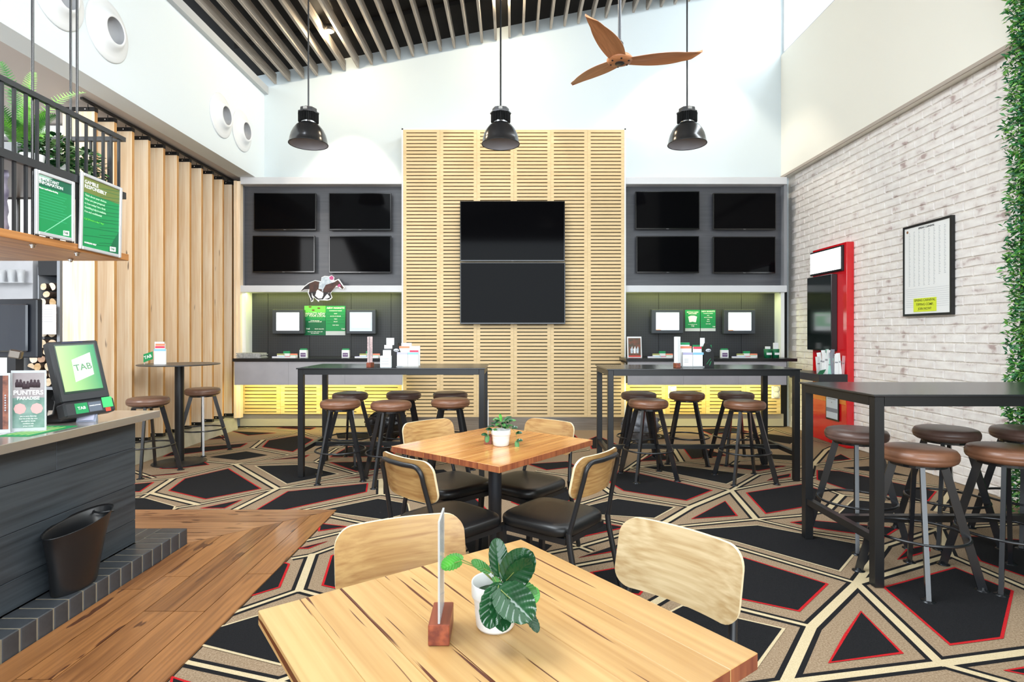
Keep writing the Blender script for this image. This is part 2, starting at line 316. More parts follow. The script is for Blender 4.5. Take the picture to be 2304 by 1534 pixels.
POLY = [
 ('r',(378,1104),(414.6,1076.7),(514.8,1053.8),(589,1099.4),(461.5,1123.6)), ('c',(572,1048),(677.6,1045.5),(763.5,1066.3),(643.8,1089.7)),
 ('r',(548,1163),(646.4,1105.4),(828.6,1087),(826,1106.7),(643.8,1147),(600,1158)), ('c',(700,1152),(851,1121),(920,1133),(925,1155),(860,1170),(752,1155)),
 ('r',(589,1005.6),(603,990.8),(675,979),(706,989.5),(659,1017)), ('k',(466.7,1028.5),(555,1015),(607,1024),(534,1036)),
 ('r',(400,1010),(558,997),(542,1006),(365,1028)), ('r',(362.5,1055),(345,1046),(455,1036),(472,1045.5),(400,1054)), ('r',(302,1074),(427.6,1061),(388.5,1067.6)),
 ('r',(290,1090),(348,1084.5),(315.6,1106.7),(290,1107)), ('c',(290,1120),(328.6,1119.7),(396,1139),(390,1150),(290,1150)), ('r',(448,1144),(547,1123.6),(506,1144)),
 ('r',(521,970),(623,974),(558,980)), ('r',(464,989.5),(493,980),(516,985.6)), ('r',(620,963),(638,961),(711.5,962),(698.4,967)), ('r',(610,1035),(698,1023),(685,1030)),
 ('r',(740,1028.5),(784,1005),(857,1002.5),(890,1020),(870,1028)), ('r',(740,1040),(870,1038),(880,1052),(800,1061)), ('r',(771,1078),(862.5,1063.7),(820.8,1072.8)),
 ('k',(753,974),(836,971),(831,987),(758,987)), ('r',(1391,1059),(1430,1063),(1604.7,1103),(1545,1126.7),(1401.6,1104.5),(1370,1085)),
 ('c',(1438,1050),(1524,1047),(1683,1067),(1636,1090)), ('r',(1554,1168),(1632,1126.7),(1660.7,1161)),
 ('r',(1677.6,1108.4),(1802.6,1089),(1849.5,1103),(1834,1137),(1722,1156.6)), ('c',(1310,1140),(1388.5,1121.5),(1521,1141),(1474.5,1167),(1334,1158)),
 ('c',(1540,1192),(1703.6,1181),(1942,1225.7),(1891.5,1287),(1655,1220)), ('r',(1590,1225),(1667.7,1252),(1865,1314),(1800,1377),(1667.7,1349),(1560,1310)),
 ('c',(1534,1361),(1768,1414.5),(1704,1504),(1480,1530),(1440,1410)), ('r',(1936.6,1374),(2034,1471),(1862.6,1493),(1898.7,1428)),
 ('r',(1985.4,1321),(2148,1276),(2281.6,1330),(2258,1437),(2137,1453)), ('r',(1776,1175),(1819,1169.7),(2025,1188),(1989,1211),(1945,1204),(1840,1190)),
 ('r',(2018,1260),(2039.6,1234.7),(2090,1226),(2094,1240),(2040,1256)), ('r',(2159,1204),(2304,1215),(2400,1240),(2400,1338),(2304,1298),(2202,1262)),
 ('r',(1837,1057.7),(1888,1059.5),(2108,1106),(2090,1128),(1902,1101),(1837,1079)), ('c',(1917,1124),(2040,1135),(2010,1160),(1880,1160)),
 ('r',(1855,1038),(1891.5,1021.5),(1917,1034)), ('k',(1888,1052),(1953,1048.6),(2061,1074)), ('r',(1537,1009.5),(1571,1005.6),(1638.5,1025),(1555,1033)),
 ('c',(1675,1029),(1701,1020),(1800,1025),(1800,1038)), ('r',(1591.7,1043),(1768.8,1048.5),(1706,1060)), ('r',(1435,1038),(1482,1016),(1516,1035)),
 ('r',(1724.5,1082),(1742.7,1072),(1779,1065.5),(1779,1073)), ('c',(1670,980),(1729.7,976),(1800,985),(1780,1000),(1680,985)), ('k',(1433,977),(1482,976),(1534,986),(1446,990)),
 ('r',(1323,989),(1345,980),(1400,1005),(1330,1010)), ('r',(1300,1255.6),(1412,1218),(1386,1241)), ('r',(1326,1288),(1404,1274),(1452,1326),(1440,1340),(1380,1330)),
 ('r',(1227,1182),(1330,1172),(1412,1186.6),(1300,1211),(1285,1209)), ('r',(1149,1130),(1165,1108),(1280,1100),(1343,1108),(1305,1121),(1200,1150)),
 ('k',(1040,1220),(1095,1190),(1141,1201),(1248,1227),(1200,1270),(1060,1265)), ('r',(1185,1044),(1277,1038),(1300,1050),(1230,1058)),
 ('r',(719,1177),(786.5,1185),(715,1196)), ('r',(665,1235),(740.5,1217),(694,1235)), ('r',(653,1269),(631,1322),(540,1350),(560,1310),(640,1265)),
 ('r',(744,1250),(790,1238),(850,1250),(830,1330),(765,1327),(723,1318)), ('c',(480,1414),(600,1378),(690,1400),(720,1470),(631,1498.6),(430,1448)),
 ('r',(385,1521),(445,1540),(420,1600),(370,1600)), ('r',(2256,1509),(2330,1496),(2360,1530)), ('r',(700,1570),(880,1520),(850,1640)), ('r',(960,1120),(1060,1110),(1100,1150),(980,1165)),
 ('r',(1570,966),(1650,962),(1690,972),(1600,978)), ('r',(870,968),(900,962),(960,975),(900,985)), ('r',(1230,978),(1290,975),(1310,995),(1240,1005)),
 ('k',(930,1060),(1000,1056),(1040,1078),(950,1090)), ('r',(1000,1320),(1120,1315),(1150,1400),(1010,1410)), ('r',(1230,1310),(1330,1300),(1420,1380),(1250,1420)),
]
def inset(poly, d):
    n = len(poly); a = sum(poly[i].x * poly[(i + 1) % n].y - poly[(i + 1) % n].x * poly[i].y for i in range(n))
    if a < 0: poly = poly[::-1]
    out = []
    for i in range(n):
        p0, p1, p2 = poly[i - 1], poly[i], poly[(i + 1) % n]
        e1 = (p1 - p0).normalized(); e2 = (p2 - p1).normalized()
        n1 = Vector((-e1.y, e1.x, 0)); n2 = Vector((-e2.y, e2.x, 0)); k = max(0.35, 1 + n1.dot(n2))
        out.append(p1 + (n1 + n2) * d / k)
    return out
for i, pl in enumerate(POLY):
    pts = [FL(*p) for p in pl[1:]]; zz = 0.0015 + i * 0.00001
    if pl[0] != 'k':
        flat(inset(pts, 0.0)[::1], zz, 3 if pl[0] == 'r' else 1)
    flat(inset(pts, 0.013), zz + 0.0008, 2)
cp.build('carpet', [c_taupe, c_cream, c_black, c_red], fl)
plank_w = wood('floor_board_timber', 'A06C3E', '60391E', 'Y', 0.36, 0.6, vary=0.45, coat=0.2, marks=('55301A', (3, 14), 0.64), rings=5)
plank_x = wood('floor_board_timber_across', 'B08058', '70482E', 'X', 0.36, 0.6, vary=0.45, coat=0.2, marks=('55301A', (3, 14), 0.64), rings=5)
g = 0.0022
rnd = random.Random(3)
for k in range(5):
    xo = -1.365 - 0.151 * k; xi = xo - 0.151; ya = 4.43 - 0.142 * k; yb = ya - 0.142
    cuts = [4.6] + sorted([rnd.uniform(-0.2, 0.2) + 3.35 - 1.15 * j - 0.37 * (k % 3) for j in range(4)], reverse=True) + [-0.6]
    for j, (hi, lo) in enumerate(zip(cuts, cuts[1:])):
        if lo > 3.6: continue
        top_o, top_i = (ya - g, yb - g) if j == 0 else (hi - g, hi - g)
        MB().prism([(xo - g, lo + g), (xo - g, top_o), (xi + g, top_i), (xi + g, lo + g)], -0.002, 0.0095).build('plank', plank_w, fl)
    cuts = [9] + sorted([rnd.uniform(-0.2, 0.2) - 2.3 - 0.9 * j for j in range(1, 2)], reverse=True) + [-3.4]
    for j, (hi, lo) in enumerate(zip(cuts, cuts[1:])):
        to, ti = (xo - g * 2, xi - g * 2) if j == 0 else (hi - g, hi - g)
        MB().prism([(lo + g, ya - g), (to, ya - g), (ti, yb + g), (lo + g, yb + g)], -0.002, 0.0095).build('plank', plank_x, fl)
MB().box((-3.4, -0.6, -0.003), (-1.362, 4.433, 0.001)).build('board_bed', mat('board_bed', '1B120B', 0.9), fl)

# ------------------------------------------------------------------ WALLS
wb = struct(MB().box((-6.0, 8.46, 0), (4.4, 8.7, 7.0)).build('wall_back', mat('cool_white', 'D3DDE1', 0.7, bump=0.02, nscale=50)))
wl = struct(MB().box((-3.92, -5, 3.62), (-3.68, 8.459, 4.98)).build('wall_left', mat('cool_white_left', 'E4EDF1', 0.7, bump=0.02, nscale=50)))
MB().box((-3.70, -5, 4.93), (-3.62, 8.45, 5.04)).build('ceiling_bead', grey_trim, wl)
MB().box((-6.9, -5, 3.622), (-3.921, 8.45, 3.75)).build('soffit', soffit_m, wl)
struct(MB().box((-7.0, -5, 0), (-6.85, 8.45, 3.7)).build('wall_bar', mat('bar_wall', 'D8DADB', 0.7)))
struct(MB().box((-4.72, 6.06, 0), (-4.52, 8.45, 3.6)).build('wall_screen_backing', white))
rear = struct(MB().box((-7, -5.2, 0), (4.4, -5.0, 7)).build('wall_rear', mat('rear_wall', '6E6A66', 0.8)))
# right wall: white upper part, brick slips below, hidden side behind the hedge
wr = struct(MB().box((4.0, -5, 3.69), (4.4, 8.459, 5.51)).build('wall_right', mat('warm_white', 'F2EFE4', 0.75, bump=0.02, nscale=50)))
MB().box((4.112, -5, 0), (4.4, 8.459, 3.69)).build('mortar_bed', mat('whitewashed_mortar', 'E6E1DA', 0.9, noise='D2CAC2', bump=0.3, nscale=60), wr)
MB().box((3.985, -5, 3.675), (4.0, 8.459, 3.71)).build('edge_trim', mat('edge_trim_taupe', 'B5A89C', 0.6), wr)
MB().box((4.0, -5, 6.5), (4.4, 8.459, 7.0)).build('lintel', M['warm_white'], wr)
brick_m = bpy.data.materials.new('whitewashed_brick'); brick_m.use_nodes = True; nt = brick_m.node_tree; b = nt.nodes['Principled BSDF']; b.inputs['Roughness'].default_value = 0.88
ge = nt.nodes.new('ShaderNodeNewGeometry'); oi = nt.nodes.new('ShaderNodeObjectInfo')
n1 = nt.nodes.new('ShaderNodeTexNoise'); n1.inputs['Scale'].default_value = 9.0; n1.inputs['Detail'].default_value = 5; n1.inputs['Roughness'].default_value = 0.65
nt.links.new(ge.outputs['Position'], n1.inputs[0])
vo = nt.nodes.new('ShaderNodeTexNoise'); vo.inputs['Scale'].default_value = 1.0; vo.inputs['Detail'].default_value = 0
vm = nt.nodes.new('ShaderNodeVectorMath'); vm.operation = 'MULTIPLY'; vm.inputs[1].default_value = (1, 7.3, 21.3); nt.links.new(ge.outputs['Position'], vm.inputs[0]); nt.links.new(vm.outputs[0], vo.inputs[0])
ma = nt.nodes.new('ShaderNodeMath'); ma.operation = 'MULTIPLY_ADD'; ma.inputs[1].default_value = 0.75; nt.links.new(vo.outputs[0], ma.inputs[0]); nt.links.new(n1.outputs[0], ma.inputs[2])
ma2 = nt.nodes.new('ShaderNodeMath'); ma2.operation = 'MULTIPLY_ADD'; ma2.inputs[1].default_value = 0.16; nt.links.new(oi.outputs['Random'], ma2.inputs[0]); nt.links.new(ma.outputs[0], ma2.inputs[2])
rp = nt.nodes.new('ShaderNodeValToRGB'); e = rp.color_ramp.elements
e[0].position = 0.50; e[0].color = (*hexc('F6F2EE'), 1); e[1].position = 0.93; e[1].color = (*hexc('B9A5A1'), 1)
x = rp.color_ramp.elements.new(0.80); x.color = (*hexc('E9E2DE'), 1)
dv = nt.nodes.new('ShaderNodeMath'); dv.operation = 'MULTIPLY'; dv.inputs[1].default_value = 0.72; nt.links.new(ma2.outputs[0], dv.inputs[0])
nt.links.new(dv.outputs[0], rp.inputs[0]); nt.links.new(rp.outputs[0], b.inputs['Base Color'])
bp = nt.nodes.new('ShaderNodeBump'); bp.inputs['Strength'].default_value = 0.45; bp.inputs['Distance'].default_value = 0.008
n3 = nt.nodes.new('ShaderNodeTexNoise'); n3.inputs['Scale'].default_value = 35; nt.links.new(ge.outputs['Position'], n3.inputs[0]); nt.links.new(n3.outputs[0], bp.inputs['Height']); nt.links.new(bp.outputs[0], b.inputs['Normal'])
def brick_mb(o=(0, 0, 0), half=False, sd=0):
    q = random.Random(sd); L2 = 0.1165 if not half else 0.055; j = lambda: q.uniform(-0.003, 0.003); d = 0.006
    vs = [(o[0], o[1] + sy * L2 + j(), o[2] + sz * 0.0385 + j()) for sz in (-1, 1) for sy in (-1, 1)]
    vs += [(o[0] - 0.013, v[1] - d * (1 if v[1] > o[1] else -1), v[2] - d * (1 if v[2] > o[2] else -1)) for v in vs]
    return vs, [(4, 5, 7, 6), (0, 1, 5, 4), (1, 3, 7, 5), (3, 2, 6, 7), (2, 0, 4, 6)]
variants = []
for i in range(6):
    m_ = MB(); m_.add(*brick_mb(sd=i)); variants.append(m_.mesh('brick', brick_m))
spots = []
for r_ in range(43):
    z = 0.0425 + r_ * 0.0858
    for c_ in range(-2, 40):
        y = 8.36 - c_ * 0.2455 - (0.1227 if r_ % 2 else 0) + 0.02 * math.sin(r_ * 12.9)
        if 3.0 < y < 8.34: spots.append((y, z))
vis = sorted([s_ for s_ in spots if 4.62 < s_[0]], key=lambda s_: s_[0] ** 2 + (s_[1] - H) ** 2)[:290]
vs_ = set(vis)
for i, (y, z) in enumerate(vis): inst('brick', variants[i % 6], wr, (4.112, y, z))
st = MB()
for i, (y, z) in enumerate(spots):
    if (y, z) not in vs_: st.add(*brick_mb((4.112, y, z), sd=i))
tag(st.build('brickwork', brick_m, wr), kind='stuff')
# high window band
win = struct(bpy.data.objects.new('window_1', None)); COL.objects.link(win); win.location = (4.05, 0, 6.0)
fm = mat('window_frame_metal', 'C7CCCE', 0.4)
fr = MB(); fr.box((-0.03, -5, -0.49), (0.03, 8.45, -0.455)); fr.box((-0.03, -5, 0.46), (0.03, 8.45, 0.5))
for yy in (8.42, 5.4, 2.4, -0.6, -3.6): fr.box((-0.03, yy - 0.02, -0.455), (0.03, yy + 0.02, 0.46))
fr.build('window_frame', fm, win)
gl = bpy.data.materials.new('clear_glass'); gl.use_nodes = True; nt = gl.node_tree; nt.nodes.remove(nt.nodes['Principled BSDF'])
tr = nt.nodes.new('ShaderNodeBsdfTransparent'); gs = nt.nodes.new('ShaderNodeBsdfGlossy'); gs.inputs['Roughness'].default_value = 0.02
mxs = nt.nodes.new('ShaderNodeMixShader'); mxs.inputs[0].default_value = 0.05
nt.links.new(tr.outputs[0], mxs.inputs[1]); nt.links.new(gs.outputs[0], mxs.inputs[2]); nt.links.new(mxs.outputs[0], nt.nodes['Material Output'].inputs[0])
for a_, b_ in ((5.42, 8.4), (2.42, 5.38), (-0.58, 2.38), (-3.58, -0.62)):
    MB().box((-0.004, a_, -0.455), (0.004, b_, 0.46)).build('pane', gl, win)

# ceiling with slats
SL = 0.199
def cz(x): return 5.03 + SL * (x + 3.68)
ang = math.atan(SL)
ce = bpy.data.objects.new('ceiling', MB().add([(-3.9, -5, cz(-3.9) + 0.2), (4.3, -5, cz(4.3) + 0.2), (4.3, 8.46, cz(4.3) + 0.2), (-3.9, 8.46, cz(-3.9) + 0.2),
     (-3.9, -5, cz(-3.9) + 0.4), (4.3, -5, cz(4.3) + 0.4), (4.3, 8.46, cz(4.3) + 0.4), (-3.9, 8.46, cz(-3.9) + 0.4)],
     [(3, 2, 1, 0), (4, 5, 6, 7), (0, 1, 5, 4), (2, 3, 7, 6), (1, 2, 6, 5), (3, 0, 4, 7)]).mesh('ceiling', mat('black_ceiling_void', '17120F', 0.9, noise='0C0908', nscale=3)))
COL.objects.link(ce); struct(ce)
slat_m = wood('ceiling_slat_timber', 'B8B0A6', '8C8278', 'Y', 0.7, 0.5, vary=0.2)
for yy in (7.6, 6.4, 5.2, 4.0):
    MB().add([(x_, y_, z_) for x_, z_ in ((-3.7, cz(-3.7)), (3.98, cz(3.98))) for y_ in (yy - 0.02, yy + 0.02) for z_ in (z_ + 0.145, z_ + 0.2)],
             [(0, 1, 3, 2), (4, 6, 7, 5), (0, 2, 6, 4), (1, 5, 7, 3), (0, 4, 5, 1), (2, 3, 7, 6)]).build('batten', mat('black_batten', '1A1613', 0.8), ce)
sm_ = MB().box((-0.017, -4.95, 0), (0.017, 8.41, 0.145)).mesh('slat', slat_m)
for i in range(37):
    xx = -3.497 + 0.2035 * i; inst('slat', sm_, ce, (xx, 0, cz(xx)), (0, -ang * 0.0, 0))

# concrete kerb along the timber fins
kerb = struct(MB().add([(-3.95, 3.0, 0), (-3.95, 8.2, 0), (-3.97, 8.2, 0.165), (-3.97, 3.0, 0.165), (-4.53, 3.0, 0), (-4.53, 8.2, 0), (-4.53, 8.2, 0.165), (-4.53, 3.0, 0.165)],
     [(0, 1, 2, 3), (3, 2, 6, 7), (4, 7, 6, 5), (0, 3, 7, 4), (1, 5, 6, 2)]).build('trim_1', mat('concrete_kerb', 'C4C0AE', 0.8, noise='A6A28E', nscale=6, bump=0.1)))
# ---- back elevation joinery
tr2 = mat('joinery_white', 'D9DBDE', 0.45)
def prect(mb, x0, y0, x1, y1, Y0, Y1, mi=0, bev=0.0):
    a = W(x0, y0, Y0); c = W(x1, y1, Y0); return mb.box((a.x, Y0, a.z), (c.x, Y1, c.z), mi, bev)
tn = 2
for side, x0, x1, nm in ((-1, 540, 904, 'left'), (1, 1408, 1771, 'right')):
    j = MB(); prect(j, x0, 398, x1, 414, 8.15, 8.45, bev=0.004); prect(j, x0, 642, x1, 657, 8.15, 8.4, bev=0.004)
    j = struct(j.build('trim_%d' % tn, tr2)); tn += 1
    k = MB(); a = 553 if side < 0 else 1757
    prect(k, a - 8 if side < 0 else a, 657, a if side < 0 else a + 8, 806, 8.2, 8.42); k.build('jamb', white, j)
    a = 543 if side < 0 else 1764
    prect(MB(), a - 4 if side < 0 else a, 414, a if side < 0 else a + 7, 643, 8.2, 8.42).build('jamb', mat('jamb_grey', '8E9095', 0.5), j)
    prect(MB(), x0, 414, x1, 643, 8.3, 8.45).build('backing_panel', mat('charcoal_laminate', '55565B', 0.35, noise='4B4C51', nscale=2, stretch=(1, 1, 20)), j)
    pg = bpy.data.materials.get('black_pegboard')
    if not pg:
        pg = mat('black_pegboard', '34363A', 0.5); nt = pg.node_tree; b = nt.nodes['Principled BSDF']
        tc = nt.nodes.new('ShaderNodeTexCoord'); fr_ = nt.nodes.new('ShaderNodeVectorMath'); fr_.operation = 'SCALE'; fr_.inputs['Scale'].default_value = 1 / 0.0254
        f2 = nt.nodes.new('ShaderNodeVectorMath'); f2.operation = 'FRACTION'; f3 = nt.nodes.new('ShaderNodeVectorMath'); f3.operation = 'SUBTRACT'; f3.inputs[1].default_value = (0.5, 0.5, 0.5)
        f5 = nt.nodes.new('ShaderNodeVectorMath'); f5.operation = 'MULTIPLY'; f5.inputs[1].default_value = (1, 0, 1)
        f4 = nt.nodes.new('ShaderNodeVectorMath'); f4.operation = 'LENGTH'; cr = nt.nodes.new('ShaderNodeValToRGB')
        cr.color_ramp.elements[0].position = 0.2; cr.color_ramp.elements[1].position = 0.27; cr.color_ramp.elements[0].color = (*hexc('0C0D0E'), 1); cr.color_ramp.elements[1].color = (*hexc('34363A'), 1)
        for p, q in ((tc.outputs['Object'], fr_.inputs[0]), (fr_.outputs[0], f2.inputs[0]), (f2.outputs[0], f3.inputs[0]), (f3.outputs[0], f5.inputs[0]), (f5.outputs[0], f4.inputs[0]), (f4.outputs['Value'], cr.inputs[0]), (cr.outputs[0], b.inputs['Base Color'])): nt.links.new(p, q)
    xs = [x0 + 10, 603, 697, 790, 880, x1] if side < 0 else [x0, 1482, 1575, 1668, x1 - 14]
    for p, q in zip(xs, xs[1:]): prect(MB(), p + 0.4, 657, q - 0.4, 808, 8.4, 8.43).build('pegboard', pg, j)
    prect(MB(), x0, 655, x1, 960, 8.431, 8.459).build('backing', blackmat, j)
    # slatted panels below the desk
    xs = [541, 631, 721, 811, 904] if side < 0 else [1408, 1498, 1588, 1678, 1757]
    for p, q in zip(xs, xs[1:]):
        mb = MB(); prect(mb, p + .3, 862, p + 9, 931, 8.3, 8.32); prect(mb, q - 9, 862, q - .3, 931, 8.3, 8.32)
        z0 = 871.5; ys = [862] + [z0 + 7.85 * i for i in range(8)] + [931]
        for i, (y0, y1) in enumerate(zip(ys, ys[1:])): prect(mb, p + 9, y0 + (0.9 if i else 0), q - 9, y1 - (0.9 if i < 8 else 0), 8.3, 8.32)
        mb.build('slotted_panel', wood('slotted_panel_wood', 'E8CE92', 'D2B06C', 'X', 0.5, 0.5, vary=0.1, rings=2), j)
    prect(MB(), x0, 931, x1 - (8 if side > 0 else 0), 958.5, 8.36, 8.40).build('kickboard', mat('kick_laminate', 'AFA893', 0.5), j)
prect(MB(), 905, 938, 1407, 969, 8.12, 8.13).build('stainless_kickboard', steel, None)
sk = bpy.data.objects['stainless_kickboard']; sk.name = 'baseboard_back'; struct(sk)
# narrow timber posts left of the left niche
for px, Y_ in ((529, 8.12), (537, 8.14)):
    q = W(px, 0, Y_); tag(MB().box((q.x - 0.022, Y_, 0.17), (q.x + 0.022, Y_ + 0.09, 3.56), bev=0.002).build('timber_post', fin_w), 'narrow pale timber post at the corner by the left screens, %s of the two' % ('left' if px < 530 else 'right'), 'post', 'narrow corner posts')

# ---- slotted timber feature panel
tp = thing('feature_panel', 'tall slotted pale timber wall panel behind the central pair of screens', 'wall panel', (0.025, 8.1, 0.19))
Wp = 3.15; Hp = 4.09; cwid = Wp / 6
mb = MB()
mb.box((-cwid / 2 + .0008, 0, 0), (-0.2165, 0.018, Hp)); mb.box((0.2165, 0, 0), (cwid / 2 - .0008, 0.018, Hp))
nn = 79; pit = (Hp - 0.09) / nn
mb.box((-0.2165, 0, 0), (0.2165, 0.018, 0.045 - 0.0065)); mb.box((-0.2165, 0, Hp - 0.045 + 0.0065), (0.2165, 0.018, Hp))
for i in range(nn): mb.box((-0.2165, 0, 0.045 + i * pit + 0.0065), (0.2165, 0.018, 0.045 + (i + 1) * pit - 0.0065))
pm = mb.mesh('panel', ply)
for i in range(6): inst('panel', pm, tp, (-Wp / 2 + cwid * (i + 0.5), 0, 0))
MB().box((-Wp / 2 + .004, 0.03, 0.004), (Wp / 2 - .004, 0.045, Hp - .004)).build('slot_backing', mat('slot_backing', '1E170F', 0.9), tp)
e_ = MB(); e_.box((-Wp / 2 - 0.022, 0.004, -0.19), (-Wp / 2 - 0.001, 0.352, Hp + 0.02)); e_.box((Wp / 2 + 0.001, 0.004, -0.19), (Wp / 2 + 0.022, 0.352, Hp + 0.02)); e_.box((-Wp / 2 - 0.022, 0.004, Hp + 0.001), (Wp / 2 + 0.022, 0.352, Hp + 0.02))
e_.build('white_edging', white, tp, (0, 0, 0))
# ---- laminated timber fins
sc = thing('timber_fin_screen', 'screen of tall pale timber fins standing along the left wall', 'screen', (-4.2, 6.86, 0.165))
fm_ = MB().box((-0.155, 0, 0), (0.155, 0.045, 3.36), bev=0.002).mesh('fin', [fin_w, wood('fin_edge_timber', 'D9A566', 'B57C40', 'Z', 0.6, 0.8, vary=0.2)])
for p in fm_.polygons:
    if abs(p.normal.x) > .9: p.material_index = 1
bk = MB().box((-0.13, -0.004, 0), (0.156, 0.049, 0.042)).mesh('bracket', blackm)
bl = MB().lathe([(0.0, 0), (0.008, 0.001), (0.008, 0.006), (0, 0.007)], n=10, mtx=Matrix.Rotation(R(90), 4, 'X')).mesh('bolt', chrome)
for i in range(11):
    yy = 5.51 + 0.2705 * i - 6.86
    f_ = inst('fin', fm_, sc, (0, yy, 0.03))
    for z in (-0.012, 3.335):
        b_ = inst('bracket', bk, f_, (0, 0, z)); 
    for z in (0.009, 3.356): inst('bolt', bl, f_, (0.07, -0.005, z))
MB().box((0.13, -1.5, 3.42), (0.155, 1.6, 3.445)).build('top_rail', blackm, sc)
lam = MB()
for i in range(12): lam.tube([(0.1, -1.36 + 0.2705 * i, 3.38), (0.1, -1.36 + 0.2705 * i, 3.43)], 0.004, 6)
tag(lam.build('hanger', blackm, sc), kind='stuff')
# ------------------------------------------------------------------ FURNITURE
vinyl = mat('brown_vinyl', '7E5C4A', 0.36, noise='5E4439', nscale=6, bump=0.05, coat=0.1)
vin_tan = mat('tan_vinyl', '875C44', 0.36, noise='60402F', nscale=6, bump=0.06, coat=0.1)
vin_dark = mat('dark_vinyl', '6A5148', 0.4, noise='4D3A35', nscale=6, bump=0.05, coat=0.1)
# ---- bar stools
SEAT_Z = 0.745
def stool_proto():
    root = thing('bar_stool', 'x', 'stool')
    MB().lathe([(0, .665), (.150, .665), (.165, .668), (.182, .680), (.188, .695), (.1855, .6985), (.1885, .702), (.188, .718), (.1855, .7215), (.185, .726), (.176, .738), (.155, .745), (.08, .7475), (0, .748)], n=40).build('seat', vinyl, root)
    MB().lathe([(0, .648), (.135, .648), (.135, .664), (0, .664)], n=28, smooth=False).build('seat_plate', steel_dark, root)
    leg = MB()
    leg.bar((.285, 0, .006), (.118, 0, .652), .022, .040, (0, 1, 0))
    lm = leg.mesh('leg', steel_dark)
    fm = MB().lathe([(0, 0), (.034, 0), (.034, .004), (.018, .009), (.014, .02), (0, .02)], n=18).mesh('foot', mat('foot_glide', '2A2C2F', 0.25, 0.6))
    for k in range(4):
        a = k * PI / 2
        l = inst('leg', lm, root, (0, 0, 0), (0, 0, a)); inst('foot', fm, l, (.285, 0, 0))
    MB().tube([(.232 * math.cos(2 * PI * k / 40), .232 * math.sin(2 * PI * k / 40), .272) for k in range(40)], .0085, 8, closed=True).build('foot_ring', steel_dark, root)
    return root
sp = stool_proto()
STOOLS = [
 (-3.62, 5.66, 20, 'brown round bar stool in front of the round table, nearest the counter end', 'stools at the round table'),
 (-3.60, 6.62, 30, 'brown round bar stool behind the round table, partly hidden by its black column', 'stools at the round table'),
 (-1.64, 5.44, 62, 'front left brown stool at the left tall table', 'stools at the left tall table'),
 (-1.13, 5.32, 70, 'front middle brown stool at the left tall table, before the black rubbish bag', 'stools at the left tall table'),
 (-0.60, 5.55, 45, 'front right brown stool at the left tall table, nearest its right leg', 'stools at the left tall table'),
 (-1.74, 6.12, 25, 'back left dark brown stool at the left tall table', 'stools at the left tall table'),
 (-1.18, 6.20, 50, 'back middle dark brown stool at the left tall table', 'stools at the left tall table'),
 (-0.67, 6.18, 45, 'back right dark brown stool at the left tall table, hidden below its seat', 'stools at the left tall table'),
 (1.31, 5.47, 55, 'front left tan topped stool at the middle right tall table', 'stools at the middle right tall table'),
 (2.20, 5.38, 50, 'front right tan topped stool at the middle right tall table, the nearest of its five', 'stools at the middle right tall table'),
 (1.37, 6.15, 40, 'back left stool at the middle right tall table, before the dark bag', 'stools at the middle right tall table'),
 (1.89, 6.15, 30, 'back middle stool at the middle right tall table, standing alone between two gaps', 'stools at the middle right tall table'),
 (2.42, 6.15, 50, 'back right stool at the middle right tall table, behind the nearest one', 'stools at the middle right tall table'),
 (2.27, 3.18, 63, 'cracked tan leather stool nearest the camera at the right tall table', 'stools at the right tall table'),
 (2.78, 3.20, 45, 'tan stool in the front row of the right tall table, seat cut by the frame', 'stools at the right tall table'),
 (2.30, 3.80, 60, 'back left stool at the right tall table, seen behind its front left leg', 'stools at the right tall table'),
 (2.93, 3.84, 45, 'back middle stool at the right tall table, against the white bricks', 'stools at the right tall table'),
 (3.46, 3.84, 45, 'back right stool at the right tall table, against the green hedge', 'stools at the right tall table'),
]
for i, (x, y, a, lb, gr) in enumerate(STOOLS):
    o = sp if i == 0 else copy_tree(sp)
    o.location = (x, y, 0); o.rotation_euler = (0, 0, R(a)); o['label'] = lb; o['group'] = gr
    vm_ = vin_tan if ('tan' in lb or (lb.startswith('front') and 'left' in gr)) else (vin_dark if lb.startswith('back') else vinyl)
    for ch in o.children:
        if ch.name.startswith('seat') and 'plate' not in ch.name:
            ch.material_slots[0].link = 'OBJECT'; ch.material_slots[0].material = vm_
# ---- tall tables
top_m = mat('black_table_top', '26272A', 0.22, spec=0.6)
def tall_table(x0, x1, y0, y1, label):
    cx, cy = (x0 + x1) / 2, (y0 + y1) / 2; w, d = (x1 - x0) / 2, (y1 - y0) / 2
    root = thing('tall_table', label, 'table', (cx, cy, 0), group='tall black tables')
    MB().box((-w - .012, -d - .012, 1.038), (w + .012, d + .012, 1.050), bev=.002).build('tabletop', top_m, root)
    for sx in (-1, 1):
        for sy in (-1, 1):
            MB().box((sx * w, sy * d, 0.004), (sx * (w - .052), sy * (d - .052), 1.037), bev=.002).build('leg', blackm, root)
        MB().box((sx * w, -d + .053, .985), (sx * (w - .03), d - .053, 1.037)).build('apron', blackm, root)
        MB().box((sx * (w - .006), -d + .053, .235), (sx * (w - .046), d - .053, .275)).build('stretcher', blackm, root)
    for sy in (-1, 1): MB().box((-w + .053, sy * d, .985), (w - .053, sy * (d - .03), 1.037)).build('apron', blackm, root)
    MB().box((-w + .047, -.022, .235), (w - .047, .022, .275)).build('stretcher', blackm, root)
tall_table(-2.05, -0.265, 5.44, 6.19, 'long tall black table on the left, with six brown stools and white slip boxes')
tall_table(0.895, 2.685, 5.30, 6.02, 'long tall black table right of centre, with five stools and a black bottle bag')
tall_table(1.965, 3.75, 3.08, 3.86, 'tall black table nearest the camera at the right, its far end out of frame')
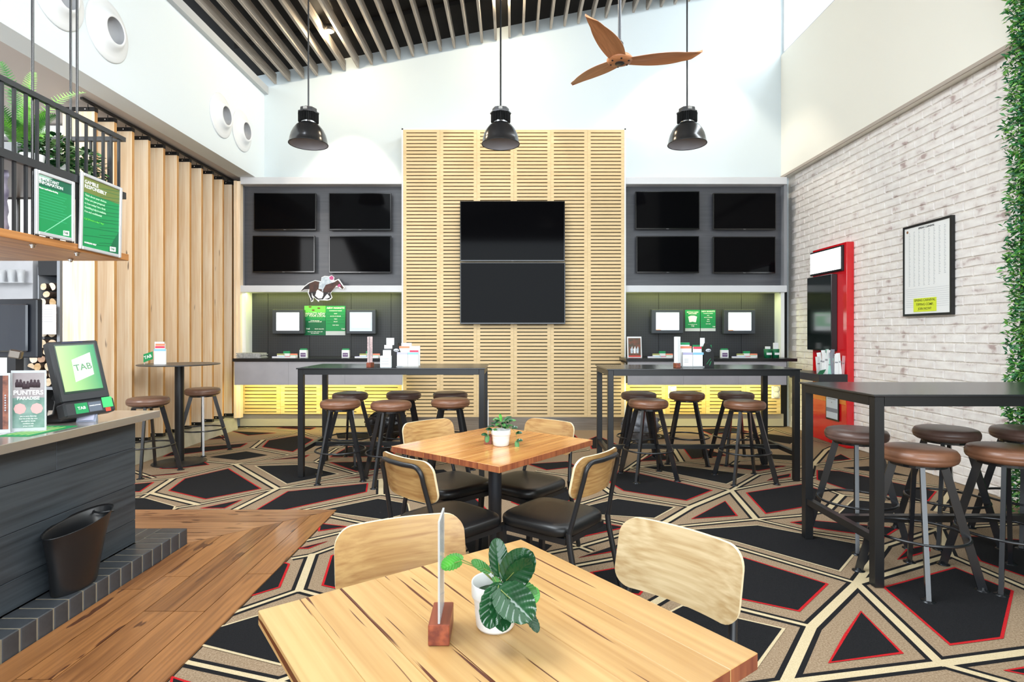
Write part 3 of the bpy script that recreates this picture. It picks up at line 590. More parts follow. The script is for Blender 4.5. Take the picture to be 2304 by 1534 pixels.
# ---- round tall table
rt = thing('round_table', 'small round black bar table on a column and disc base beside the timber fins', 'table', (-3.56, 6.09, 0))
MB().lathe([(0, 1.044), (.385, 1.044), (.392, 1.047), (.392, 1.053), (.385, 1.056), (0, 1.056)], n=56, smooth=False).build('tabletop', mat('round_top', '3A3B3E', .3), rt)
MB().lathe([(.045, .012), (.045, 1.043)], n=24).build('column', blackm, rt)
MB().lathe([(0, .002), (.262, .002), (.262, .006), (.25, .010), (.06, .013), (.05, .02), (0, .02)], n=48).build('base_plate', blackm, rt)
MB().box((-.16, -.03, 1.033), (.16, .03, 1.043)).build('mounting_plate', blackm, rt)

# ---- timber dining tables
def dining_top(rw, rd, th, mats, boards, cross, uneven):
    "boards glued side by side, grain along local X"
    mb_list = []; n = boards
    ys = [-rd / 2 + rd * i / n for i in range(n + 1)]
    return ys
def messmate(name, light, dark, **k): return wood(name, light, dark, 'X', **k)
tab_a = wood('honey_table_timber', 'D89D58', 'AC6A34', 'X', 0.22, 0.5, vary=0.12, coat=0.5, rings=3)
tab_b = wood('pale_gum_veined_timber', 'CCA66E', 'B58B54', 'X', 0.34, 0.5, vary=0.08, coat=0.12, rings=2, marks=('54230F', (1.6, 62), 0.61))
tab_c = wood('pale_clear_timber', 'C69E66', 'AD824C', 'X', 0.34, 0.5, vary=0.08, coat=0.12, rings=2, marks=('5A2A18', (1.5, 60), 0.69))
edge_m = wood('end_grain_timber', 'A8643F', '6A2F25', 'Z', 0.4, 0.6, vary=0.3)
def dining_table(cx, cy, ang, wx, wy, th, m_of, label, nb):
    root = thing('dining_table', label, 'table', (cx, cy, 0), ang)
    for i in range(nb):
        y0 = -wy / 2 + wy * i / nb; y1 = y0 + wy / nb
        o = MB().box((-wx / 2, y0 + .0002, .75 - th), (wx / 2, y1 - .0002, .75), bev=.0012).build('board', [m_of(i), edge_m], root)
        for p in o.data.polygons:
            if abs(p.normal.x) > .9 or (i in (0, nb - 1) and abs(p.normal.y) > .9 and nb == 6 and p.area > .01): p.material_index = 1
    MB().box((-.2, -.2, .75 - th - .008), (.2, .2, .75 - th - .0005)).build('mounting_plate', blackm, root)
    MB().lathe([(.038, .03), (.038, .75 - th - .009)], n=28).build('column', mat('column_coat', '2A2C31', .35), root)
    bm_ = MB()
    for k in range(2):
        a = k * PI / 2 + PI / 4; c, s_ = math.cos(a), math.sin(a)
        bm_.bar((-.30 * c, -.30 * s_, .02 + .0), (.30 * c, .30 * s_, .02), .06, .024, (-s_, c, 0))
    bm_.lathe([(0, .01), (.075, .01), (.06, .045), (.04, .05), (0, .05)], n=28)
    bm_.build('base', blackm, root)
    for sx in (-1, 1):
        for sy in (-1, 1): MB().lathe([(0, 0), (.018, 0), (.018, .008), (0, .008)], c=(sx * .19, sy * .19, 0), n=12).build('foot', blackm, root)
    return root
# middle table: grain runs along the front-right edge
dining_table(-.098, 3.275, R(51.5), .865, .785, .032, lambda i: tab_a, 'square honey-coloured timber table in the middle, four chairs around it', 6)
# nearest table: grain runs towards the camera's right
dining_table(-.046, 1.208, R(-53.5), .77, .752, .033, lambda i: tab_b if i < 5 else tab_c, 'pale timber table with dark gum veins nearest the camera', 8)

# ---- chairs
chair_w = wood('chair_back_oak', 'C39C64', '99693A', 'X', 0.35, 0.7, vary=0.25, coat=0.15, rings=7, cath=.7)
chair_pale = wood('chair_back_pale_oak', 'CDB68E', 'AE9064', 'X', 0.32, 0.7, vary=0.12, coat=0.2, rings=7, cath=.7)
ply_edge = mat('ply_edge', 'E6D4AE', .5)
vblack = mat('black_vinyl', '1B1B1C', .36, noise='141415', nscale=4, bump=0.04)
cf = mat('chair_frame_black', '1E1F22', .35)
def backrest_mb():
    w2, z0, z1, r, th, n, mrow = .200, .598, .802, .055, .0115, 30, 9
    mb = MB(); V = []
    def yy(x, z): return -.222 - .045 * (z - .6) / .2 - .035 * (1 - (x / w2) ** 2)
    for i in range(n + 1):
        t = -math.cos(PI * i / n); x = w2 * t; dx = max(0, abs(x) - (w2 - r)); cut = r - math.sqrt(max(0, r * r - dx * dx))
        a, b = z0 + cut + .012 * (1 - (x / w2) ** 2) * 0, z1 - cut
        V.append([(x * (1 - .04 * (a + (b - a) * j / mrow - .6) / .2 * 0), a + (b - a) * j / mrow) for j in range(mrow + 1)])
    N = (n + 1) * (mrow + 1)
    vs = [(x, yy(x, z), z) for c in V for x, z in c] + [(x, yy(x, z) - th, z) for c in V for x, z in c]
    ix = lambda i, j: i * (mrow + 1) + j
    f1 = [(ix(i, j), ix(i, j + 1), ix(i + 1, j + 1), ix(i + 1, j)) for i in range(n) for j in range(mrow)]
    mb.add(vs, f1 + [tuple(N + k for k in reversed(f)) for f in f1], 0, True)
    ed = []
    for i in range(n):
        ed.append((ix(i, 0), ix(i + 1, 0), N + ix(i + 1, 0), N + ix(i, 0))); ed.append((ix(i + 1, mrow), ix(i, mrow), N + ix(i, mrow), N + ix(i + 1, mrow)))
    for j in range(mrow):
        ed.append((ix(0, j + 1), ix(0, j), N + ix(0, j), N + ix(0, j + 1))); ed.append((ix(n, j), ix(n, j + 1), N + ix(n, j + 1), N + ix(n, j)))
    mb.add(vs, ed, 1)
    return mb
def seat_mb():
    "rounded-square padded seat, slightly domed"
    mb = MB(); n = 48; rings = [(.0, .466), (.5, .466), (.8, .465), (.93, .461), (.985, .450), (1.0, .436), (.995, .418), (.96, .408), (.0, .408)]
    vs = []
    for s_, z in rings:
        for k in range(n):
            t = 2 * PI * k / n; c, q = math.cos(t), math.sin(t); e = .38
            x = .212 * s_ * math.copysign(abs(c) ** e, c) * (1 - .07 * (1 if q < 0 else 0) * abs(q)); y = .212 * s_ * math.copysign(abs(q) ** e, q)
            vs.append((x, y - .01, z))
    fs = [((i + 1) * n + k, (i + 1) * n + (k + 1) % n, i * n + (k + 1) % n, i * n + k) for i in range(len(rings) - 1) for k in range(n)]
    mb.add(vs, fs, 0, True); return mb
def chair_proto():
    root = thing('dining_chair', 'x', 'chair')
    br = backrest_mb().build('backrest', [chair_w, ply_edge], root)
    seat_mb().build('seat', vblack, root)
    fr = MB()
    for sx in (-1, 1): fr.bar((sx * .175, -.205, .392), (sx * .185, .185, .392), .02, .028)
    fr.bar((-.18, .18, .392), (.18, .18, .392), .02, .028, (0, 1, 0)); fr.bar((-.17, -.2, .392), (.17, -.2, .392), .02, .028, (0, 1, 0))
    fr.build('seat_frame', cf, root)
    for sx in (-1, 1):
        MB().bar((sx * .205, .205, .004), (sx * .187, .187, .405), .026, .026, (1, 0, 0)).build('leg', cf, root)
        MB().tube([(sx * .2, -.315, .004), (sx * .19, -.232, .38), (sx * .188, -.226, .44)], .0145, 8).build('leg', cf, root)
    pts = [(-.188, -.226, .43)]
    for sx in (-1,):
        pts += [(-.172, -.257, .56), (-.158, -.291, .70)]
        for k in range(7): a = PI - k * PI / 12; pts.append((-.158 + .05 + .05 * math.cos(a), -.297 - .018 * k / 6, .725 + .05 * math.sin(a)))
    pts += [(-.05, -.330, .776), (.05, -.330, .776)] + [(-p[0], p[1], p[2]) for p in reversed(pts)]
    MB().tube(pts, .0115, 10).build('back_frame', cf, root)
    return root
chp = chair_proto()
def chair(i, bx, by, deg, label, group, pale=False):
    "bx,by: centre of the backrest on the floor plan, deg: heading it faces"
    o = chp if i == 0 else copy_tree(chp)
    f = Vector((math.cos(R(deg)), math.sin(R(deg)), 0)); p = Vector((bx, by, 0)) + f * .255
    o.location = p; o.rotation_euler = (0, 0, R(deg - 90)); o['label'] = label; o['group'] = group
    if pale:
        for ch in o.children:
            if ch.name.startswith('backrest'):
                ch.data = ch.data.copy(); ch.data.materials[0] = chair_pale; 
    return o
gA = 'chairs around the middle table'; gB = 'chairs at the nearest table'
chair(0, -.49, 2.71, 46, 'oak-backed chair at the near left side of the middle table, seen from behind', gA)
chair(1, .405, 2.80, 142, 'oak-backed chair at the near right of the middle table, black seat turned to us', gA)
chair(2, -.545, 3.75, -47, 'oak-backed chair at the far left side of the middle table', gA)
chair(3, .24, 3.77, -130, 'oak-backed chair at the far right side of the middle table, shine on its back', gA)
chair(4, -.335, 1.74, -66, 'warm oak-backed chair at the nearest table, on its left behind the acrylic stand', gB)
chair(5, .475, 1.655, -137, 'pale bleached chair back at the right of the nearest table', gB, True)

# ---- counter with dark cladding and stainless top
cn = thing('counter', 'bar counter clad in dark stained boards under a stainless top', 'counter', (-2.29, 3.46, 0))
clad = wood('dark_stained_cladding', '40474D', '262B30', 'Y', 0.5, 0.6, vary=0.25, rings=3)
MB().box((-1.05, -4.4, .1), (-.022, -.022, .85)).build('carcass', blackmat, cn)
zs = [.110, .249, .466, .688, .852]
for i in range(4):
    cuts = [(-4.4, -.0)] if i not in (3, 1) else ([(-4.4, -.60), (-.60, 0)] if i == 3 else [(-4.4, -2.2), (-2.2, 0)])
    for a, b_ in cuts:
        MB().box((-.02, a + .001, zs[i] + .0015), (0, b_ - .001, zs[i + 1] - .0015), bev=.0015).build('cladding_board', clad, cn)
    MB().box((-1.05, -.021, zs[i] + .0015), (-.021, -.001, zs[i + 1] - .0015), bev=.0015).build('cladding_board', wood('dark_end_cladding', '40474D', '262B30', 'X', 0.5, 0.6, vary=0.25, rings=3), cn)
MB().box((-1.15, -4.45, .855), (.085, .105, .898), bev=.002).build('stainless_top', mat('stainless_top', 'D9D4CC', .22, .8), cn)
# brick hearth step along its foot
hb = mat('dark_glazed_brick', '4A4E53', .35, noise='2E3134', nscale=9, bump=.15)
he = thing('brick_step', 'low step of dark glazed bricks along the foot of the counter', 'step', (-2.205, 2.9, 0))
MB().box((-.080, -3.4, .001), (.0808, .8145, .1055)).build('mortar', mat('dark_mortar', '8A8270', .9), he)
MB().box((-1.0, .57, .001), (-.081, .8125, .1055)).build('mortar', M['dark_mortar'], he)
bmesh_ = MB().box((-.0835, -.042, 0), (.0835, .042, .104), bev=.004).mesh('brick', hb)
for i in range(42): inst('brick', bmesh_, he, (0, .776 - .0905 * i, .004))
bm2 = MB().box((-.0415, -.122, 0), (.0415, .122, .104), bev=.004).mesh('brick', hb)
for i in range(10): inst('brick', bm2, he, (-.127 - .0885 * i, .692, .004))
# ---- waste bin
bn = thing('waste_bin', 'slim black oval plastic bin standing on the dark brick step', 'bin', (-2.200, 2.86, .109), R(0))
pl = mat('black_plastic', '18191B', .33)
def oval(rx, ry, z, y0=0): return [(rx * math.cos(2 * PI * k / 36), y0 + ry * math.sin(2 * PI * k / 36), z + (.022 * math.sin(2 * PI * k / 36) if z > .2 else 0)) for k in range(36)]
prof = [(.066, .125, .0), (.069, .13, .01), (.074, .15, .12), (.083, .182, .24), (.090, .205, .315), (.094, .212, .322), (.094, .212, .316)]
inner = [(.084, .198, .312), (.078, .176, .24), (.068, .145, .12), (.062, .122, .012)]
rs = [oval(*p, y0=.03 * p[2] / .3) for p in prof] ; ri = [oval(*p, y0=.03 * p[2] / .3) for p in inner]
vs = [v for r_ in (rs[:6] + ri) for v in r_]; nr = len(rs[:6] + ri)
m_ = MB().add(vs, [(i * 36 + k, i * 36 + (k + 1) % 36, (i + 1) * 36 + (k + 1) % 36, (i + 1) * 36 + k) for i in range(nr - 1) for k in range(36)], 0, True)
m_.add(vs, [tuple(range(35, -1, -1)), tuple(range((nr - 1) * 36, nr * 36))])
m_.build('bin_body', pl, bn)
MB().tube([(-.055, .205, .318), (-.03, .178, .318), (0, .168, .318), (.03, .178, .318), (.055, .205, .318)], .006, 8).build('handle', pl, bn)
# ------------------------------------------------------------------ SCREENS
tvf = mat('tv_bezel', '0C0C0E', .18, spec=.6); tvs = mat('tv_glass', '08080A', .07, spec=.05)
wht = mat('white_print', 'F2F3F2', .6); logo = mat('logo_grey', '9A9CA0', .4)
def tv(x0, y0, x1, y1, Y, label, group, brand=True):
    a = W(x0, y0, Y); b = W(x1, y1, Y); wd = b.x - a.x; ht = a.z - b.z
    o = thing('television', label, 'television', ((a.x + b.x) / 2, Y, b.z), group=group)
    MB().box((-wd / 2, 0, 0), (wd / 2, .045, ht), bev=.004).build('casing', tvf, o)
    MB().box((-wd / 2 + .012, -.0015, .020), (wd / 2 - .012, .002, ht - .012)).build('screen', tvs, o)
    MB().box((-.12, .046, ht * .3), (.12, .092, ht * .7)).build('wall_bracket', blackm, o)
    if brand: text('Hisense', .011, logo, o, (0, -.001, .009), bold=.0003)
    return o
Yt = 8.205
g1, g2 = 'switched-off screens of the left bank', 'switched-off screens of the right bank'
tv(571, 434, 711, 518, Yt, 'switched-off screen, top left of the left bank, stripes mirrored in it', g1)
tv(740, 434, 880, 518, Yt, 'switched-off screen, top right of the left bank', g1)
tv(568, 530, 708, 613, Yt, 'switched-off screen, bottom left of the left bank', g1)
tv(740, 530, 880, 614, Yt, 'switched-off screen, bottom right of the left bank, above the horse cutout', g1)
tv(1430, 430, 1574, 516, Yt, 'switched-off screen, top left of the right bank, bright lower rim', g2)
tv(1605, 434, 1746, 517, Yt, 'switched-off screen, top right of the right bank', g2)
tv(1432, 531, 1573, 614, Yt, 'switched-off screen, bottom left of the right bank', g2)
tv(1605, 532, 1745, 615, Yt, 'switched-off screen, bottom right of the right bank, window glare in it', g2)
tv(1035, 452, 1271, 588, 8.0, 'large black screen, upper one of the pair on the slotted timber panel', 'large screens on the timber panel')
tv(1035, 590, 1272, 729, 8.0, 'large black screen, lower one of the pair on the slotted timber panel', 'large screens on the timber panel')
green = mat('brand_green', '108D50', .5); dgreen = mat('dark_green', '0B6640', .5); lime = mat('lime_green', '62D552', .5); olive = mat('olive_print', '6E7A3C', .5)
scr_w = mat('lit_white_screen', 'F4FCFF', .5, emit=1.6); scr_g = mat('lit_green_screen', 'BFF5D2', .5, emit=1.1); scr_r = mat('lit_rim', 'B4C6D2', .5, emit=.5)
def monitor(x0, y0, x1, y1, label, kind):
    Y = 8.26; a = W(x0, y0, Y); b = W(x1, y1, Y); wd = b.x - a.x; ht = a.z - b.z
    o = thing('monitor', label, 'monitor', ((a.x + b.x) / 2, Y, b.z), group='lit odds monitors over the desks')
    MB().box((-wd / 2, 0, 0), (wd / 2, .08, ht), bev=.006).build('casing', mat('monitor_grey', '3C4148', .4), o)
    MB().box((-.05, .08, ht * .35), (.05, .135, ht * .65)).build('wall_bracket', blackm, o)
    s = (-wd * .36, wd * .36, .05, ht - .045) if kind != 1 else (-wd * .38, wd * .38, .04, ht - .04)
    MB().box((s[0], -.002, s[2]), (s[1], .001, s[3])).build('screen', scr_w if kind != 1 else scr_r, o)
    if kind == 1: MB().box((s[0] + .03, -.004, s[2] + .05), (s[1] - .03, -.0021, s[3] - .035)).build('screen_window', scr_w, o)
    if kind >= 2:
        MB().box((s[0], -.003, s[3] - .022), (s[1], -.0021, s[3] - .004)).build('screen_banner', scr_g, o)
        MB().box((s[0], -.003, s[2]), (s[0] + .07, -.0021, s[2] + .012)).build('screen_corner', mat('lit_orange', 'FFA27A', .5, emit=.8), o)
    if kind == 3:
        MB().box((s[0] + .03, -.003, s[2] + .06), (s[1] - .02, -.0021, s[3] - .05)).build('screen_picture', scr_g, o)
        MB().box((s[0] + .045, -.004, s[2] + .10), (s[0] + .17, -.0031, s[3] - .06)).build('screen_panel', scr_w, o)
    return o
monitor(612, 696, 683, 751, 'lit white monitor left of the green posters, left desk', 0)
monitor(779, 696, 845, 751, 'lit monitor with a pale rim, right of the green posters, left desk', 1)
monitor(1466, 696, 1538, 750, 'lit white monitor left of the green posters, right desk', 2)
monitor(1629, 696, 1700, 751, 'lit monitor showing a pale green page, right desk', 3)
# posters on the pegboards
def poster(x0, y0, x1, y1, label, m0, parts, Y=8.392, grp='green posters on the pegboards'):
    a = W(x0, y0, Y); b = W(x1, y1, Y); wd = b.x - a.x; ht = a.z - b.z
    o = thing('poster', label, 'poster', ((a.x + b.x) / 2, Y, b.z), group=grp)
    MB().box((-wd / 2, 0, 0), (wd / 2, .004, ht)).build('sheet', m0, o)
    for p in parts:
        if p[0] == 'r': MB().box((-wd / 2 + wd * p[1], -.0012, ht * (1 - p[4])), (-wd / 2 + wd * p[3], -.0002, ht * (1 - p[2]))).build('printed_band', p[5], o)
        else: text(p[1], p[4] * wd, p[5] if len(p) > 5 else wht, o, (-wd / 2 + wd * p[2], -.0018, ht * (1 - p[3])), bold=(p[6] if len(p) > 6 else .0012), shear=.15)
    return o, wd, ht
lt = [('t', 'MARKETS' if 0 else 'RUNNERS', .5, .0, .0)]
o, wd, ht = poster(685, 688, 732.5, 754, "green poster reading WHAT'S NEW AT YOUR LOCAL, left desk", green,
    [('r', 0, 0, 1, .22, lime), ('r', 0, .5, 1, 1, dgreen), ('t', "WHAT'S NEW", .5, .27, .15), ('t', 'AT YOUR LOCAL', .5, .345, .13), ('t', 'Multiple ways to bet at your venue', .5, .41, .05, lime, .0004),
     ('t', 'To find out more', .5, .50, .06), ('t', 'speak to our friendly staff', .5, .54, .06), ('t', 'TAB', .16, .785, .10), ('t', 'Gamble responsibly', .7, .785, .055), ('t', 'What are you really gambling with?', .5, .88, .05), ('t', 'Set a deposit limit.', .5, .93, .05)])
hk = MB()
for cx_, cz_, s_ in ((.27, .04, 1), (.68, .08, 1), (.42, .15, 1)):
    x = -wd / 2 + wd * cx_; z = ht * (1 - cz_); hk.add([(x - .03, -.002, z), (x, -.002, z - .012), (x + .03, -.002, z), (x + .012, -.002, z + .012), (x - .008, -.002, z + .014)], [(0, 1, 2, 3, 4)])
hk.build('printed_horses', mat('print_brown', '5A3A24', .6), o)
mk = [('t', 'NEW MARKETS', .5, .075, .13), ('t', 'FAVOURITE OUT MARKET', .5, .17, .055), ('t', 'DUO', .5, .265, .07), ('t', 'MATCH UP WINNER', .5, .355, .06), ('t', 'TRIO', .5, .45, .07), ('t', 'MULTI', .5, .54, .07), ('t', 'TOP TWO', .5, .66, .07), ('t', 'TAB', .88, .79, .1), ('r', 0, .86, 1, 1, mat('print_grey', 'C9CDD2', .6)), ('r', .05, .225, .95, .235, dgreen), ('r', .05, .315, .95, .325, dgreen), ('r', .05, .405, .95, .415, dgreen), ('r', .05, .5, .95, .51, dgreen), ('r', .05, .6, .95, .61, dgreen)]
poster(733, 688, 777, 754, 'green poster reading NEW MARKETS beside the pale-rimmed monitor, left desk', green, mk)
o, wd, ht = poster(1541.5, 697, 1575, 745, 'green poster with a white fan of cards, right desk', green, [('t', 'BETTING CARD', .5, .11, .11), ('t', 'EXPLAINED', .5, .18, .11), ('t', 'Ask our friendly staff for help', .5, .68, .05), ('t', 'TAB', .5, .76, .12), ('r', 0, .86, 1, 1, M['print_grey'])])
MB().add([(x * wd, -.002, ht * z) for x, z in ((-.22, .42), (-.1, .43), (0, .45), (.1, .43), (.22, .42), (.3, .68), (.12, .73), (-.12, .73), (-.3, .68))], [tuple(range(9))]).build('printed_cards', wht, o)
poster(1576.5, 697, 1610, 745, 'green poster reading NEW MARKETS, right desk', green, mk)
# racing horse cutout
hs = thing('horse_cutout', 'cut-out board of a galloping brown racehorse and jockey in white on the shelf edge', 'cutout', W(725, 680, 8.10))
def hp(pts): return [((x / 9.59 + 660 - 725) * 8.10 / F, (680 - (y / 9.59 + 610)) * 8.10 / F) for x, y in pts]
def plate(pts, y0, y1, m, nm, mi=0):
    p = hp(pts); mb = MB().prism(p, y0, y1); mb.v = [(v[0], v[2], v[1]) for v in mb.v]; mb.f = [tuple(reversed(f)) for f in mb.f]; mb.build(nm, m, hs)
outline = [(140,440),(225,330),(330,250),(470,195),(600,215),(610,130),(680,100),(770,110),(830,85),(885,130),(880,200),(900,195),(985,165),(1110,350),(1080,395),(1020,380),(960,340),(900,350),(810,480),(845,570),(800,620),(730,635),(560,625),(550,665),(505,620),(440,560),(430,650),(385,665),(370,600),(310,460),(330,400),(230,410),(160,445)]
plate(outline, -.004, 0, wht, 'white_board')
hb_ = mat('horse_brown', '5B3426', .5, noise='2E1A15', nscale=12); hd = mat('horse_dark', '1E1718', .5); jk = mat('jockey_white', 'DDE6EA', .5, noise='A9B8C2', nscale=30)
plate([(160,435),(240,340),(340,265),(470,210),(590,235),(600,300),(720,290),(890,235),(960,190),(1000,230),(1090,360),(1060,390),(1000,330),(930,310),(860,400),(800,470),(640,460),(530,395),(460,470),(340,470),(350,390),(240,395)], -.0052, -.0042, hb_, 'horse_body')
plate([(330,460),(400,450),(400,540),(430,600),(400,645),(385,640),(395,600),(370,560)], -.0056, -.0046, hd, 'hind_leg'); plate([(400,440),(500,440),(470,530),(540,590),(630,590),(640,605),(540,615),(490,590),(420,520)], -.0060, -.0050, hd, 'hind_leg')
plate([(650,450),(760,460),(690,540),(640,610),(540,605),(620,585),(650,520)], -.0056, -.0046, hd, 'foreleg'); plate([(730,480),(800,470),(825,570),(760,610),(670,600),(740,590),(795,560)], -.0060, -.0050, hd, 'foreleg')
plate([(155,438),(235,350),(345,270),(345,380),(240,385)], -.0058, -.0053, hd, 'tail')
plate([(565,240),(620,215),(615,140),(690,115),(770,130),(800,200),(850,250),(760,270),(700,300),(650,390),(640,440),(620,440),(620,390),(545,385)], -.0066, -.0053, jk, 'jockey')
plate([(780,130),(830,95),(870,130),(865,180),(820,190),(785,170)], -.0072, -.0067, mat('jockey_cap_pink', 'C9538B', .5), 'jockey_cap')
plate([(960,300),(1000,270),(1030,310),(990,345),(965,340)], -.0062, -.0054, M['jockey_cap_pink'], 'bridle_patch')

# ------------------------------------------------------------------ DESKS
desk_top = mat('desk_black', '1C1D1F', .25); apr = mat('grey_laminate', 'A9A7AB', .5, noise='9F9DA1', nscale=5)
def desk(px0, px1, pa0, pa1, joints, label):
    a = W(px0, 806, 7.6); b = W(px1, 812, 7.6)
    o = thing('betting_desk', label, 'desk', ((a.x + b.x) / 2, 7.6, 0), group='wall desks'); c = (a.x + b.x) / 2
    p0 = W(pa0, 0, 7.62).x - c; p1 = W(pa1, 0, 7.62).x - c
    m_ = MB()
    lim = -1.60 - c if c < 0 else 1.66 - c
    if c < 0: m_.box((a.x - c, 0, 1.005), (b.x - c, .49, 1.045)); m_.box((a.x - c, .49, 1.005), (lim, .795, 1.045))
    else: m_.box((a.x - c, 0, 1.005), (b.x - c, .49, 1.045)); m_.box((lim, .49, 1.005), (b.x - c, .795, 1.045))
    m_.build('desktop', desk_top, o)
    js = [p0] + [W(j, 0, 7.62).x - c for j in joints] + [p1]
    for q0, q1 in zip(js, js[1:]): MB().box((q0 + .001, .02, .69), (q1 - .001, .038, 1.004)).build('apron_panel', apr, o)
    MB().box((p0, .039, .98), (p1 - .0, .49, 1.004)).build('underframe', blackmat, o)
    return o
desk(523, 905, 527, 905, (649, 776), 'black topped betting desk with grey apron, left of the timber panel')
desk(1409, 1794, 1412, 1770, (1538, 1662), 'black topped betting desk with grey apron, right of the timber panel')
# slip pads
cols = {'lilac': 'B9B6D6', 'blue': '8CC6E6', 'pink': 'D65B7C', 'olive': 'A9A864', 'orange': 'F08A68', 'green': '17945B', 'mint': 'BFE6D2'}
def pad(px0, py0, px1, py1, Y, name, head, label, group, base_z=1.046, headf=.35):
    a = W(px0, py0, Y); b = W(px1, py1, Y); z1 = a.z
    o = thing(name, label, 'slips' if name == 'slip_pad' else 'leaflets', ((a.x + b.x) / 2, Y, base_z), group=group)
    wd = (b.x - a.x) / 2; h = max(.02, z1 - base_z)
    MB().box((-wd, 0, 0), (wd, .03, h * (1 - headf) - .0004)).build('paper', mat('slip_paper', 'EFEFEC', .7), o)
    MB().box((-wd, 0, h * (1 - headf)), (wd, .03, h)).build('header', mat('slip_' + head, cols[head], .6), o)
    return o
def cluster(px, where, back=7.75):
    g = 'betting slip pads on the desks'
    for dx, w_, y0, hd, Y, pos in ((-28, 15, 801.5, 'lilac', 7.78, 'front row far left'), (-13, 14, 802, 'blue', 7.78, 'front row second'), (1, 12, 801.5, 'pink', 7.78, 'front row third'), (13, 12, 799, 'mint', 7.78, 'front row right'),
                                  (-17, 15, 795.5, 'olive', 7.84, 'second row left'), (13, 15, 795.5, 'orange', 7.84, 'second row right'), (-2.5, 14, 790, 'green', 7.90, 'tall one at the back')):
        pad(px + dx, y0, px + dx + w_, 806, Y, 'slip_pad', hd, '%s-headed slip pad, %s of the %s' % (hd, pos, where), g)
cluster(640, 'cluster under the left white monitor'); cluster(826, 'cluster beside the white card tower'); cluster(1486, 'cluster beside the horse racing picture'); cluster(1676, 'cluster under the pale green monitor')
def card_box(px, Y, label):
    a = W(px, 790, Y); o = thing('card_box', label, 'card box', (a.x, Y, 1.046), group='small card boxes on the desks')
    MB().box((-.05, 0, 0), (.05, .05, .105)).build('holder', wht, o); MB().box((-.036, -.002, .012), (.036, -.0005, .065)).build('label_plate', mat('label_purple', '6A4A78', .5), o)
    MB().box((-.045, .012, .1055), (.045, .045, .125)).build('cards', green, o); text('THE BET', .018, wht, o, (0, -.0025, .04), bold=.0006)
card_box(682, 7.86, 'small white card box with a purple label, left desk, left one'); card_box(777, 7.86, 'small white card box with a purple label, left desk, right one'); card_box(1631, 7.86, 'small white card box with a purple label, right desk')
# stack of newspapers
a = W(567, 800, 7.9); nw = thing('newspaper_stack', 'loose stack of newspapers at the left end of the left desk', 'newspapers', (a.x, 7.9, 1.046))
for i in range(7):
    q = MB().box((-.165 + .01 * math.sin(i * 2), -.11, i * .0095), (.165 + .012 * math.cos(i * 1.7), .11, i * .0095 + .008)); q.build('newspaper', mat('newsprint', 'C9C8C4', .8, noise='8F8F8E', nscale=40), nw)
# picture calendar and green card cups on the right desk
a = W(1428, 806, 7.85); pc = thing('picture_stand', 'upright colour picture of people with a racehorse, left end of the right desk', 'picture', (a.x, 7.85, 1.046))
MB().add([(-.1, 0, 0), (.1, 0, 0), (.1, .03, .29), (-.1, .03, .29), (-.1, .006, 0), (.1, .006, 0), (.1, .036, .29), (-.1, .036, .29)], [(0, 1, 2, 3), (7, 6, 5, 4), (0, 3, 7, 4), (1, 5, 6, 2), (3, 2, 6, 7), (0, 4, 5, 1)]).build('board', wht, pc)
MB().add([(-.085, .0015 - .003, .03), (.085, .0015 - .003, .03), (.085, .026 - .003, .27), (-.085, .026 - .003, .27)], [(0, 1, 2, 3)]).build('photo', mat('photo_print', '8A4A34', .5, noise='3F4A3A', nscale=16), pc)
MB().add([(-.085, -.0045, .01), (.085, -.0045, .01), (.085, -.003, .03), (-.085, -.003, .03)], [(0, 1, 2, 3)]).build('red_strip', mat('red_print', 'D33A2A', .5), pc)
for i, (xx, m_) in enumerate(((-.04, 'jockey_white'), (-.0, 'white_print'), (.04, 'jockey_white'))):
    MB().add([(xx - .014, .001, .06), (xx + .014, .001, .06), (xx + .018, .011, .15), (xx + .006, .015, .19), (xx - .006, .015, .19), (xx - .018, .011, .15)], [(0, 1, 2, 3, 4, 5)]).build('printed_figure', M[m_], pc)
MB().add([(.1, .006, 0), (.13, .12, 0), (.1, .036, .29)], [(0, 1, 2), (2, 1, 0)]).build('easel_leg', wht, pc)
for i, px in enumerate((1727, 1745)):
    a = W(px, 806, 7.85); o = thing('card_cup', 'green cup of white cards, right end of the right desk, %s one' % ('left', 'right')[i], 'cup', (a.x, 7.85, 1.046), group='green card cups')
    MB().lathe([(0, 0), (.045, 0), (.05, .12), (.046, .12), (.042, .006), (0, .006)], n=20).build('cup', dgreen, o)
    MB().box((-.03, -.01, .02), (.035, .012, .155 + .05 * i)).build('cards', wht, o)
    MB().box((-.035, -.052, .04), (.035, -.048, .07)).build('label_band', wht, o)

# ------------------------------------------------------------------ ON THE TALL TABLES
acr = mat('clear_acrylic', 'E9EEF0', .05, spec=.6, alpha=.35); block_m = wood('jarrah_block', '9A4F33', '6B2F22', 'Y', .4, .7, vary=.1)
def menu_stand(x, y, z, rz, sh, label, group='acrylic menu stands on wooden blocks', paper=None, q=1.0):
    o = thing('menu_stand', label, 'menu stand', (x, y, z), rz, group)
    MB().box((-.0215 * q, -.05 * q, .0005), (.0215 * q, .05 * q, .043 * q), bev=.0015).build('wooden_block', block_m, o)
    MB().box((-.0022, -.046 * q, .0435 * q), (.0022, .046 * q, sh)).build('acrylic_sheet', acr, o)
    MB().box((-.0005, -.0465 * q, .0436 * q), (.0005, .0465 * q, sh - .002)).build('paper', paper or mat('menu_paper', 'B9BBBD', .6), o)
    return o
menu_stand(-.1485, 1.195, .75, R(1), .25, 'acrylic menu stand in a reddish wooden block on the nearest table')
menu_stand(-.137, 3.28, .75, R(1), .245, 'acrylic menu stand in a reddish wooden block on the middle table')
